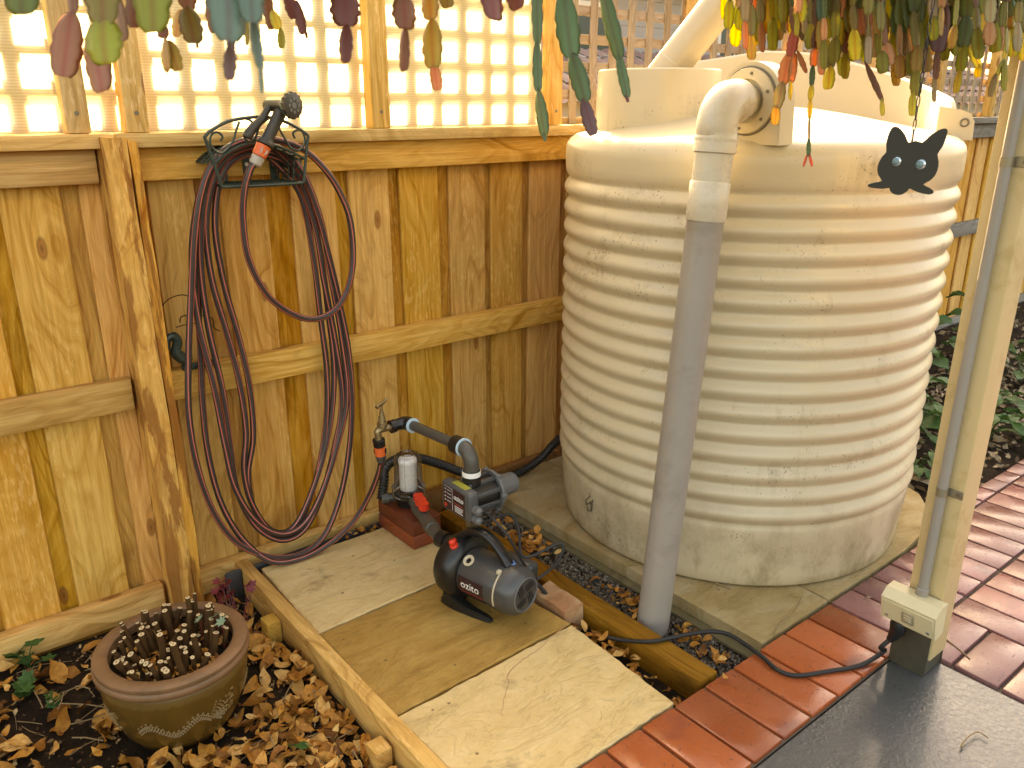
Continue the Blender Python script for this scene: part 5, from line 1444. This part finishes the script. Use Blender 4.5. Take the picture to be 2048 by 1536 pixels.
# ---- single scraps lying on the hard ground
def scrap(name, lab, cat, u, v, L, W, yaw, curl, mat, seed, z=.004):
    p_ = at_z(u, v, z); mb = MB(); leaf_into(mb, p_ + Vector((0, 0, .004)), L, W, yaw, .1, .2, curl, .5, random.Random(seed))
    tag(obj(name, mb, M[mat], origin=p_), lab, cat)
scrap('fallen_leaf', 'small curled yellow leaf on the brick edging by the sleeper end', 'leaf', 1449, 1358, .034, .013, 1.0, 2.0, 'leaf', 1)
scrap('fallen_leaf', 'grey dried leaf bit on the bricks left of the outlet', 'leaf', 1738, 1198, .030, .012, 2.6, 1.2, 'leaf_pale', 2)
def straw(name, lab, pts, r_):
    p_ = [at_z(u, v, z) for u, v, z in pts]; mb = MB(); mb.tube(crom(p_, 5), [r_ * (1.5 if k < 4 else 1) for k in range((len(p_) - 1) * 5 + 1)], 6)
    tag(obj(name, mb, M['twig'], origin=p_[0]), lab, 'dry stalk')
straw('dry_stalk', 'hooked dry stalk lying alone on the wet concrete floor', [(1922, 1494, .002), (1930, 1480, .004), (1945, 1468, .006), (1958, 1464, .004), (1976, 1476, .002)], .0018)
straw('dry_stalk', 'thin pale straw curving from the brick edging onto the tank pad', [(1549, 1268, .003), (1556, 1250, .004), (1580, 1232, .005), (1597, 1208, .004), (1602, 1194, .003)], .0012)
straw('dry_stalk', 'thin straight twig lying on the pavers right of the post', [(1890, 1277, .004), (1915, 1296, .004), (1940, 1318, .003)], .0016)
straw('dry_stalk', 'short pale stick on the stone pad against the tank foot', [(1428, 1164, .003), (1445, 1172, .004), (1461, 1178, .003)], .0025)

# ---- small plants
def lobed(mb, p, s, yaw, tiltx, lobes=5, cup=.25):
    m = Matrix.Translation(p) @ Matrix.Rotation(yaw, 4, 'Z') @ Matrix.Rotation(tiltx, 4, 'X')
    n = lobes * 4; vv = [m @ Vector((0, 0, 0))]
    for i in range(n):
        t = 2 * math.pi * i / n; rr = s * (.78 + .22 * math.cos(lobes * t)) ; vv.append(m @ Vector((rr * math.cos(t), rr * math.sin(t), cup * rr * (.4 + .3 * math.cos(lobes * t)))))
    mb.add(vv, [(0, 1 + i, 1 + (i + 1) % n) for i in range(n)])
def weed(name, lab, cat, x_, y_, h, nl, size, mat, seed, long=False, group=None):
    r = random.Random(seed); z_ = ground_z(x_, y_)
    t = thing(name, lab, cat, (x_, y_, z_), group=group)
    for k in range(nl):
        a = r.uniform(0, 6.28); rr = h * r.uniform(.25, .75); hh = h * r.uniform(.35, 1)
        e_ = Vector((rr * math.cos(a), rr * math.sin(a), hh))
        mb = MB(); mb.tube(crom([(0, 0, -.01), (e_.x * .3, e_.y * .3, hh * .7), e_], 3), .0016, 5)
        s_ = obj('stalk', mb, M['green'], t)
        mb = MB(); S = size * r.uniform(.7, 1.2)
        if long: leaf_into(mb, e_ + Vector((math.cos(a), math.sin(a), -.1)) * S * .45, S * 1.5, S * .75, a, r.uniform(-.1, .4), r.gauss(0, .3), -.6, .25, r)
        else: lobed(mb, e_, S * .55, r.uniform(0, 6), r.gauss(0, .45))
        obj('leaf', mb, M[mat], s_)
    return t
pA = at_z(45, 1395, -.095); weed('seedling', 'bright green lobed seedling at the left edge below the fence', 'seedling', pA.x, pA.y, .05, 7, .05, 'green', 1)
pA = at_z(60, 1360, -.095); weed('seedling', 'larger pale green seedling close to the fence foot left of the pot', 'seedling', pA.x + .01, pA.y + .05, .07, 6, .055, 'green', 2)
pA = at_z(105, 1408, -.095); weed('seedling', 'tiny green seedling among leaves just left of the pot', 'seedling', pA.x, pA.y, .03, 4, .035, 'green', 3)
pA = at_z(600, 1512, -.08)
mb = MB(); leaf_into(mb, pA + Vector((0, 0, .03)), .062, .028, 2.3, .12, .2, .4, .2, random.Random(3)); o = obj('green_leaf', mb, M['green'], origin=pA); tag(o, 'single fresh green leaf lying on the dry leaves near the edging board', 'leaf')
# begonia bits in the pot and behind it
beg = thing('begonia', 'small silvery green leaves growing among the cut stems in the pot', 'plant', (QX + .05, QY - .02, QB + .19))
for (u, v, z_, s_, yw) in ((430, 1232, .205, .020, .3), (398, 1238, .195, .014, 1.2), (442, 1243, .20, .016, 2.0)):
    p_ = at_z(u, v, z_); mb = MB(); lobed(mb, p_, s_, yw, R(-35), 7, .3); part('leaf', mb, M['silver_leaf'], beg)
    mb = MB(); mb.tube([p_, p_ + Vector((.004, .004, -.03)), Vector((p_.x, p_.y, QB + .19))], .0013, 5); part('stalk', mb, M['red_leaf'], beg)
rb = thing('red_begonia', 'dark red leafy sprig growing between the pot and the metal strip', 'plant', (.66, 2.16, -.095))
r = random.Random(8)
for k in range(16):
    u = r.uniform(425, 505); v = r.uniform(1160, 1196); p_ = at_y(u, v, 2.22 + r.uniform(-.05, .05)); mb = MB(); lobed(mb, p_, r.uniform(.010, .019), r.uniform(0, 6), r.uniform(-1.2, -.3), 5, .3); s_ = part('leaf', mb, M['red_leaf'], rb)
    mb = MB(); mb.tube([p_, Vector((.66 + (p_.x - .66) * .5, 2.16, -.02)), Vector((.66, 2.16, -.1))], .0012, 4); part('stalk', mb, M['red_leaf'], rb)
k = 0
for (x_, y_, h, nl, sz, lng) in ((3.42, 1.50, .26, 12, .10, True), (3.62, 1.66, .30, 12, .11, True), (3.30, 1.38, .14, 9, .08, True), (3.85, 1.86, .30, 12, .11, True), (4.15, 2.02, .34, 12, .11, True), (3.95, 1.36, .16, 11, .09, True), (4.35, 1.50, .14, 9, .08, True), (4.75, 2.15, .36, 12, .12, True), (5.3, 2.0, .34, 12, .12, True), (5.0, 1.62, .2, 9, .1, True)):
    k += 1
    labs = ['leafy green weed close against the tank foot', 'tall green weed rising beside the ribbed tank wall', 'low green weed at the edge of the stone pad', 'broad leaved green weed further back between tank and post', 'green clump before the fence between tank and post', 'low green weed beside the pavers right of the post', 'small green weed in the leaf litter right of the post', 'dark green clump at the fence foot right of the post', 'far green clump near the fence in the right bed', 'scruffy green weed in the middle of the far bed']
    weed('garden_weed', labs[k - 1], 'weed', x_, y_, h, nl, sz, 'green', 20 + k, lng, 'weeds in the bed behind the tank')
# rusty wire ornament on the middle rail, half hidden by the split post
orn = thing('wire_ornament', 'dark green curled metal ornament with rusty wire on the middle rail by the split post', 'ornament', (.75, 2.45, .70))
mb = MB(); mb.tube(crom([at_y(u, v, 2.44) for u, v in ((334, 700), (336, 678), (346, 672), (355, 684), (352, 704), (364, 716), (378, 722))], 4), [.010] * 8 + [.014] * 8 + [.018] * 8 + [.012], 8); mb.box((.70, 2.43, .698), (.80, 2.452, .716), bev=.004); part('curled_body', mb, M['hanger'], orn)
mb = MB(); mb.tube(crom([at_y(u, v, 2.46) for u, v in ((322, 615), (335, 600), (352, 592), (368, 590), (385, 596))], 4), .0016, 5); mb.tube(crom([at_y(u, v, 2.46) for u, v in ((360, 645), (362, 634), (376, 630), (396, 630), (418, 634), (426, 640), (428, 655), (440, 662))], 4), .0018, 5); mb.tube(crom([at_y(u, v, 2.46) for u, v in ((352, 655), (368, 650), (390, 646))], 4), .0015, 5); part('rusty_wire', mb, M['stem'], orn)

# ================================================================== HANGING CACTI
def seg_mesh(name, seed):
    r = random.Random(seed); rows = 12; vv = []; ff = []
    for i in range(rows + 1):
        t = i / rows
        w_ = .5 * float(np.interp(t, [0, .06, .18, .38, .58, .80, .94, 1.0], [.18, .42, .70, .93, 1.0, .90, .70, .46]))
        if i in (5, 8, 11): w_ *= 1.0 + .07 * r.random()
        if i in (6, 9): w_ *= .90
        th = .075 * math.sin(math.pi * (.05 + .9 * t)) + .02
        off = .03 * math.sin(t * 5 + seed); tw = .06 * math.sin(t * 4 + seed * 2)
        for (x_, y_) in ((-w_, tw), (-w_ * .45, -th * .55), (0, -th), (w_ * .45, -th * .55), (w_, -tw), (w_ * .45, th * .55), (0, th), (-w_ * .45, th * .55)):
            vv.append((x_ + off * .3, y_ + off, -t))
    for i in range(rows):
        for j in range(8): ff.append((i * 8 + j, i * 8 + (j + 1) % 8, (i + 1) * 8 + (j + 1) % 8, (i + 1) * 8 + j))
    ff += [tuple(reversed(range(8))), tuple(rows * 8 + j for j in range(8))]
    mb = MB(); mb.add(vv, ff)
    me = bpy.data.meshes.new(name); me.from_pydata(mb.v, [], mb.f); me.materials.append(M['cactus'])
    me.polygons.foreach_set('use_smooth', [True] * len(me.polygons)); me.update()
    return me
SEG = [seg_mesh('cactus_segment', s_) for s_ in (1, 2, 3, 4)]
right_v = Vector((_sa, -_ca, 0))
COLS = {'pink': (0.40, 0.19, 0.105), 'ygreen': (0.33, 0.33, 0.035), 'olive': (0.25, 0.20, 0.035), 'brown': (0.25, 0.105, 0.035), 'dred': (0.20, 0.055, 0.030), 'teal': (0.15, 0.25, 0.18),
        'green': (0.12, 0.20, 0.08), 'dgreen': (0.13, 0.17, 0.03), 'yellow': (0.66, 0.58, 0.07), 'gold': (0.50, 0.35, 0.06), 'orange': (0.62, 0.29, 0.10), 'red': (0.50, 0.15, 0.08), 'purple': (0.20, 0.11, 0.095), 'tan': (0.40, 0.31, 0.14)}
STRAND_TOPS = {}
def segment(parent, u, v0, u1, v1, wpx, c, dist, r, yaw=None, glow=0.45):
    a = at_d(u, v0, dist); b = at_d(u1, v1, dist); L = (b - a).length * 1.04
    if v0 < 0: STRAND_TOPS.setdefault(parent.name, []).append(a)
    W = wpx * dist / FOC
    o = bpy.data.objects.new('cactus_segment', r.choice(SEG)); col.objects.link(o)
    zax = (a - b).normalized(); yaw = r.gauss(0, .35) if yaw is None else yaw
    xax = (right_v * math.cos(yaw) + FWD * math.sin(yaw)); xax = (xax - zax * xax.dot(zax)).normalized(); yax = zax.cross(xax)
    m = Matrix.Identity(4)
    T_ = min(W, L) * .55
    for i in range(3): m[i][0] = xax[i] * W; m[i][1] = yax[i] * T_; m[i][2] = zax[i] * L; m[i][3] = a[i]
    o.parent = parent
    o.matrix_world = m
    pl_ = Vector(parent.location); m2 = m.copy(); m2.translation -= pl_
    o.matrix_parent_inverse = Matrix.Identity(4); o.matrix_basis = m2
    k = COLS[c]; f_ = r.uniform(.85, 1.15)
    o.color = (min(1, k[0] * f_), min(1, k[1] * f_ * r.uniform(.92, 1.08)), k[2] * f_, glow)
    return o
def hanging_pot(parent, cen, rad, h):
    # arching main stems from the basket down to the head of every strand
    mb = MB()
    for k, tp in enumerate(STRAND_TOPS.get(parent.name, [])):
        d_ = Vector((tp.x - cen.x, tp.y - cen.y, 0)); L = max(d_.length, 1e-4)
        rim = Vector((cen.x, cen.y, cen.z + h * .9)) + d_ * min(1.0, rad * .9 / L)
        out = Vector((cen.x, cen.y, cen.z + h * 1.25)) + d_ * min(1.0, rad * 1.02 / L)
        mid = Vector((tp.x, tp.y, (tp.z + out.z) / 2))
        mb.tube(crom([Vector((cen.x, cen.y, cen.z + h * .6)), rim, out, mid, tp - Vector((0, 0, .004))], 3), .0022, 5)
    if mb.v: part('stem_bundle', mb, M['stem'], parent)
    mb = MB(); mb.lathe([(.0, .0), (rad * .7, .0), (rad, h), (rad * 1.06, h), (rad * 1.06, h - .012), (rad * .98, h - .014)], 32, mat=Matrix.Translation(cen)); part('basket', mb, M['black'], parent)
    mb = MB()
    for k in range(3):
        t = 2 * math.pi * k / 3; mb.tube([cen + Vector((rad * math.cos(t), rad * math.sin(t), h)), cen + Vector((0, 0, h + .30))], .0012, 5)
    part('hanging_wire', mb, M['chain'], parent)
r = random.Random(21)
cen1 = at_d(420, -330, .60)
ca1 = thing('hanging_cactus', 'nearest hanging cactus at top left with broad pink, olive and teal segments', 'cactus', cen1, group='hanging cacti under the verandah edge')
LEFT = [(148, -110, 146, 25, 40, 'brown', .66), (144, 22, 126, 148, 62, 'pink', .66), (40, -90, 45, 24, 85, 'dgreen', .52), (205, -100, 206, 45, 80, 'olive', .52), (205, 35, 212, 125, 84, 'ygreen', .52), (182, 50, 204, 178, 66, 'pink', .66), (232, -20, 248, 78, 40, 'brown', .62),
        (304, -110, 308, 58, 84, 'ygreen', .52), (270, -40, 268, 52, 36, 'brown', .64), (330, 50, 324, 76, 26, 'brown', .70), (328, 74, 336, 140, 34, 'gold', .70), (337, 80, 356, 140, 30, 'gold', .70), (335, 132, 335, 146, 6, 'gold', .70), (372, -40, 374, 16, 42, 'brown', .72), (374, 12, 388, 84, 46, 'olive', .72), (394, 82, 395, 96, 7, 'olive', .72), (362, 18, 352, 72, 30, 'gold', .72),
        (424, -40, 428, 62, 34, 'brown', .68), (440, -40, 446, 76, 30, 'gold', .68), (452, -120, 458, 75, 80, 'teal', .42), (460, 60, 462, 100, 26, 'purple', .44), (462, 84, 459, 158, 27, 'purple', .44), (494, -100, 505, 40, 56, 'teal', .42), (504, 30, 520, 132, 26, 'teal', .43), (520, 124, 524, 184, 9, 'teal', .43), (492, 20, 494, 88, 14, 'ygreen', .72),
        (520, -40, 524, 24, 26, 'brown', .85), (532, -30, 542, 56, 22, 'brown', .85), (545, 20, 556, 58, 22, 'yellow', .85), (562, 55, 563, 96, 16, 'ygreen', .85), (574, -20, 588, 36, 26, 'dred', .85), (592, 0, 606, 66, 24, 'dred', .85), (611, 60, 614, 77, 7, 'dred', .85)]
MID1 = [(684, -110, 690, -20, 60, 'dred', .66), (690, -26, 691, 50, 62, 'dred', .66), (692, 48, 692, 123, 34, 'dred', .66), (806, -100, 806, -10, 46, 'dred', .66), (806, -12, 810, 56, 54, 'brown', .66), (810, 54, 808, 139, 32, 'brown', .66), (852, -100, 858, -20, 40, 'olive', .70), (858, -22, 862, 37, 38, 'gold', .70), (862, 36, 867, 132, 44, 'gold', .70), (868, 128, 875, 179, 26, 'orange', .70), (888, -30, 896, 14, 32, 'olive', .72), (972, -110, 980, -30, 60, 'dred', .66), (978, -40, 988, 37, 64, 'dred', .66), (1020, -60, 1036, 16, 44, 'dred', .68)]
for row in LEFT: segment(ca1, *row[:6], row[6], r, glow=.13)
for row in MID1: segment(ca1, *row[:6], row[6], r, glow=.10 if 'red' in row[5] else .18)
hanging_pot(ca1, cen1 + Vector((0, 0, -.02)), .13, .11)
cen2 = at_d(1150, -300, .95)
ca2 = thing('hanging_cactus', 'hanging cactus in the middle with three long plain green strands', 'cactus', cen2, group='hanging cacti under the verandah edge')
for row in [(1070, -130, 1074, -55, 26, 'green'), (1074, -58, 1075, 83, 24, 'green'), (1074, 80, 1076, 180, 22, 'green'), (1076, 176, 1089, 268, 34, 'green'), (1088, 264, 1090, 282, 9, 'green'), (1120, -120, 1126, -10, 46, 'green'), (1126, -20, 1142, 110, 50, 'green'), (1144, 106, 1170, 200, 38, 'green'), (1166, 196, 1186, 268, 30, 'purple'), (1200, -120, 1206, -30, 36, 'green'), (1204, -32, 1238, 112, 38, 'green'), (1237, 108, 1254, 192, 22, 'green'), (1252, 188, 1256, 204, 9, 'dred')]:
    segment(ca2, *row, .95, r, glow=.15)
hanging_pot(ca2, cen2 + Vector((0, 0, .0)), .13, .11)
cen3 = at_d(1760, -330, 1.5)
ca3 = thing('hanging_cactus', 'dense hanging cactus at top right glowing yellow, orange and red against the sun', 'cactus', cen3, group='hanging cacti under the verandah edge')
nseg = 0
TR = [[(1592, -60, 1592, 10, 30, 'dgreen'), (1590, 8, 1592, 60, 26, 'brown'), (1592, 56, 1580, 112, 26, 'red'), (1578, 106, 1566, 166, 28, 'orange'), (1566, 162, 1554, 214, 24, 'tan'), (1553, 210, 1550, 248, 20, 'gold')], [(1590, 104, 1583, 162, 20, 'orange'), (1582, 158, 1580, 198, 18, 'yellow')], [(1594, 100, 1612, 144, 20, 'orange')],
      [(1640, -20, 1636, 52, 24, 'brown'), (1636, 50, 1630, 96, 22, 'brown'), (1630, 94, 1626, 132, 18, 'orange'), (1626, 130, 1623, 170, 13, 'green'), (1623, 168, 1621, 200, 13, 'yellow'), (1621, 198, 1619, 236, 14, 'yellow'), (1619, 234, 1618, 276, 12, 'tan'), (1618, 274, 1617, 312, 12, 'green'), (1615, 306, 1607, 332, 6, 'red'), (1618, 306, 1624, 332, 7, 'red')],
      [(1735, -40, 1737, 50, 22, 'brown'), (1737, 48, 1738, 90, 16, 'tan'), (1738, 88, 1730, 125, 15, 'tan'), (1730, 123, 1764, 200, 18, 'brown'), (1764, 196, 1765, 230, 14, 'yellow')],
      [(1828, 20, 1832, 92, 30, 'olive'), (1836, 90, 1832, 142, 26, 'gold'), (1832, 140, 1832, 190, 24, 'ygreen'), (1826, 184, 1824, 230, 16, 'yellow')],
      [(1876, -10, 1880, 46, 38, 'dgreen'), (1880, 44, 1876, 102, 38, 'purple'), (1876, 100, 1871, 156, 20, 'brown'), (1870, 154, 1868, 202, 18, 'tan')],
      [(1935, 30, 1926, 92, 34, 'dgreen'), (1926, 90, 1922, 142, 28, 'ygreen'), (1920, 138, 1912, 184, 20, 'yellow')], [(1940, 90, 1958, 134, 28, 'yellow'), (1957, 128, 1956, 154, 15, 'yellow')],
      [(2020, 60, 2008, 120, 16, 'yellow'), (2008, 118, 1994, 150, 14, 'ygreen'), (1992, 146, 1980, 192, 13, 'tan'), (2008, 116, 2008, 180, 14, 'ygreen')]]
for s_ in TR:
    for row in s_:
        segment(ca3, *row, 1.5, r); nseg += 1
    u0, v0, w0 = s_[0][0], s_[0][1], s_[0][4]
    while v0 > -90 and s_[0][1] < 60:
        v1 = v0; v0 -= 55; segment(ca3, u0 + r.uniform(-3, 3), v0, u0, v1 + 3, w0 * 1.05, 'dgreen', 1.5 + r.uniform(-.02, .02), r); nseg += 1
env = [(1440, 50), (1455, 95), (1490, 105), (1535, 100), (1560, 85), (1600, 75), (1640, 150), (1680, 165), (1700, 110), (1735, 130), (1790, 150), (1850, 150), (1900, 120), (1960, 110), (2000, 90), (2060, 110)]
def envv(u):
    for (a, va), (b, vb) in zip(env, env[1:]):
        if a <= u <= b: return va + (vb - va) * (u - a) / (b - a)
    return 80
i_ = 0
while nseg < 292:
    u = 1448 + ((i_ * 0.618034) % 1.0) * 612; i_ += 1
    vend = envv(u) * r.uniform(.45, 1.12); dist = 1.5 + r.uniform(-.16, .16)
    v = vend; uu = u; first = True
    drift = r.gauss(0, 3)
    while v > -75:
        L = r.uniform(40, 62); w_ = r.uniform(18, 29)
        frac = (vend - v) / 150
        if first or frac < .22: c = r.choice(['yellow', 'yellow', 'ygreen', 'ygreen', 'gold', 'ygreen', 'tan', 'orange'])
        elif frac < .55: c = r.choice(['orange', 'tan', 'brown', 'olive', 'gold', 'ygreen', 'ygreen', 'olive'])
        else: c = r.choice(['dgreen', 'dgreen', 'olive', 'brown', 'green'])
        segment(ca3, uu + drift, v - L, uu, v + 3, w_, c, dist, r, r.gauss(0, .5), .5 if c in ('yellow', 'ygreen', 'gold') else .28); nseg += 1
        uu += drift; v -= L; first = False
        if nseg >= 299: break
cen4 = at_d(1830, -330, 1.72)
ca4 = thing('hanging_cactus', 'shaded olive hanging cactus behind the glowing one at the top right corner', 'cactus', cen4, group='hanging cacti under the verandah edge')
for k in range(46):
    u = 1500 + ((k * 0.618034) % 1.0) * 560; vend = envv(u) * r.uniform(.5, .95); v = vend; dist = 1.72 + r.uniform(-.08, .1)
    while v > -70:
        L = r.uniform(40, 62)
        segment(ca4, u + r.gauss(0, 4), v - L, u, v + 3, r.uniform(24, 34), r.choice(['dgreen', 'olive', 'dgreen', 'green', 'ygreen'] if v < vend * .7 else ['ygreen', 'yellow', 'olive', 'tan']), dist, r, r.gauss(0, .5), .25); v -= L
hanging_pot(ca4, cen4 + Vector((0, 0, .02)), .2, .13)
hanging_pot(ca3, cen3 + Vector((0, 0, .0)), .24, .14)
# the verandah beam the baskets and the ornament hang from
mb = MB(); mb.box((-3.0, .735, 2.45), (5.5, .81, 2.60), bev=.004)
tag(obj('verandah_beam', mb, M['post_paint'], origin=(1, .77, 2.45)), 'cream painted beam of the verandah resting on the square post', 'beam')

# ================================================================== FOX-FACE ORNAMENT
FD = 1.38
fc = at_d(1819, 330, FD)
fox = thing('cat_face_ornament', 'flat dark steel animal face with two glass bead eyes hanging on a chain', 'garden ornament', at_d(1824, 284, FD))
fpx = [(1824, 281), (1838, 285), (1849, 273), (1861, 263), (1873, 257), (1881, 257), (1884, 264), (1882, 279), (1878, 294), (1871, 308), (1876, 324), (1876, 340), (1872, 353), (1863, 363), (1852, 370), (1864, 376), (1874, 383), (1875, 388), (1866, 391), (1850, 388), (1836, 383), (1826, 378), (1822, 384), (1814, 390), (1804, 392), (1794, 389), (1787, 382), (1785, 377), (1773, 379), (1756, 378), (1745, 376), (1741, 372), (1745, 368), (1757, 365), (1768, 362), (1760, 351), (1756, 338), (1757, 325), (1762, 312), (1769, 303), (1767, 289), (1768, 272), (1772, 258), (1777, 253), (1785, 254), (1796, 263), (1804, 274), (1810, 285)]
pts3 = crom([at_d(u, v, FD) for u, v in fpx], 2, True)
fyaw = .12
fxa = (right_v * math.cos(fyaw) + Vector((_ca, _sa, 0)) * math.sin(fyaw)).normalized(); fya = Vector((0, 0, 1))
p2 = [((p - fc).dot(right_v), (p - fc).z) for p in pts3]
p2 = [(x_, z_) for x_, z_ in p2]
fmx = frame(fc, right_v, fya)
mb = MB(); mb.prism(p2, -.0012, .0012, fmx); fpl = part('face_plate', mb, M['fox'], fox, smooth=False)
for (u, v) in ((1792, 323), (1841, 329)):
    e_ = at_d(u, v, FD); nrm = right_v.cross(Vector((0, 0, 1)))
    mb = MB(); mb.lathe([(.0, .0075), (.004, .0070), (.0072, .0045), (.0088, .0014)], 18, mat=frame(e_, right_v, (0, 0, 1))); part('glass_eye', mb, M['bead'], fox)
links = MB
ch0 = at_d(1824, 284, FD); ch1 = Vector((ch0.x + .004, ch0.y, 2.44))
d_ = (ch1 - ch0).normalized(); n_l = int((at_d(1838, -20, FD) - ch0).length / .0165) + 2
lk = None
z_l = 0; k = 0
while z_l < (ch1 - ch0).length - .02:
    c_ = ch0 + d_ * (z_l + .009)
    sd_ = right_v if k % 2 else Vector((_ca, _sa, 0))
    mb = MB(); sd2 = (sd_ * .75 + (Vector((_ca, _sa, 0)) if k % 2 else right_v) * .55).normalized()
    mb.tube([c_ + d_ * (.0105 * math.cos(t)) + sd2 * (.0046 * math.sin(t)) for t in np.linspace(0, 2 * math.pi, 13)[:-1]], .0009, 5, closed=True)
    part('chain_link', mb, M['chain'], fox); z_l += .0185; k += 1

# ================================================================== NEIGHBOUR beyond the fence
nb = thing('neighbour_house', 'neighbouring house with tiled roof and weatherboards glimpsed through the lattice at right', 'house', (9.5, 10, -.05))
def roof_tiles(p0, ux, uy, nx, ny, tw, tl):
    mb = MB(); nrm = ux.cross(uy).normalized()
    for j in range(ny):
        for i in range(nx):
            o_ = p0 + ux * (i * tw) + uy * (j * tl); vv = []
            for (a, h) in ((0, 0), (.25, .035), (.5, .045), (.75, .03), (.97, 0)):
                vv.append(o_ + ux * a * tw + nrm * (h + .03)); 
            for (a, h) in ((0, 0), (.25, .035), (.5, .045), (.75, .03), (.97, 0)):
                vv.append(o_ + ux * a * tw + uy * tl * 1.1 + nrm * h)
            mb.add(vv, [(q_, q_ + 1, q_ + 6, q_ + 5) for q_ in range(4)])
    return mb
rx = Vector((1, 0, 0)); ry = Vector((0, .92, .39)).normalized()
mb = MB(); mb.box((6.0, 8.0, -.05), (22, 12.0, 1.5)); part('garage_wall', mb, M['board'], nb)
rf = part('roof', roof_tiles(Vector((5.8, 7.7, 1.45)), rx, ry, 55, 6, .30, .33), M['tile'], nb, smooth=False)
for k in range(9):
    mb = MB(); mb.box((6.0, 10.2, 1.5 + .2 * k), (22, 10.3 - .012 * 1, 1.695 + .2 * k)); part('weatherboard', mb, M['board'], nb, smooth=False)
mb = MB(); mb.box((5.6, 9.7, 3.3), (22.4, 10.6, 3.42)); part('eave', mb, M['win_frame'], nb, smooth=False)
mb = MB(); mb.prism([(0, 0), (0.9, 0), (0.9, .5)], 5.6, 22.4, Matrix(((0, 0, 1, 0), (1, 0, 0, 9.75), (0, 1, 0, 3.43), (0, 0, 0, 1)))); part('upper_roof', mb, M['tile'], nb, smooth=False)
for xw in (9.3, 13.0, 16.4):
    mb = MB(); mb.box((xw, 10.16, 2.15), (xw + 1.0, 10.20, 3.0)); fr_ = part('window', mb, M['win_frame'], nb, smooth=False)
    mb = MB(); mb.box((xw + .08, 10.15, 2.23), (xw + .48, 10.157, 2.92)); mb.box((xw + .52, 10.15, 2.23), (xw + .92, 10.157, 2.92)); part('pane', mb, M['win_glass'], fr_, smooth=False)
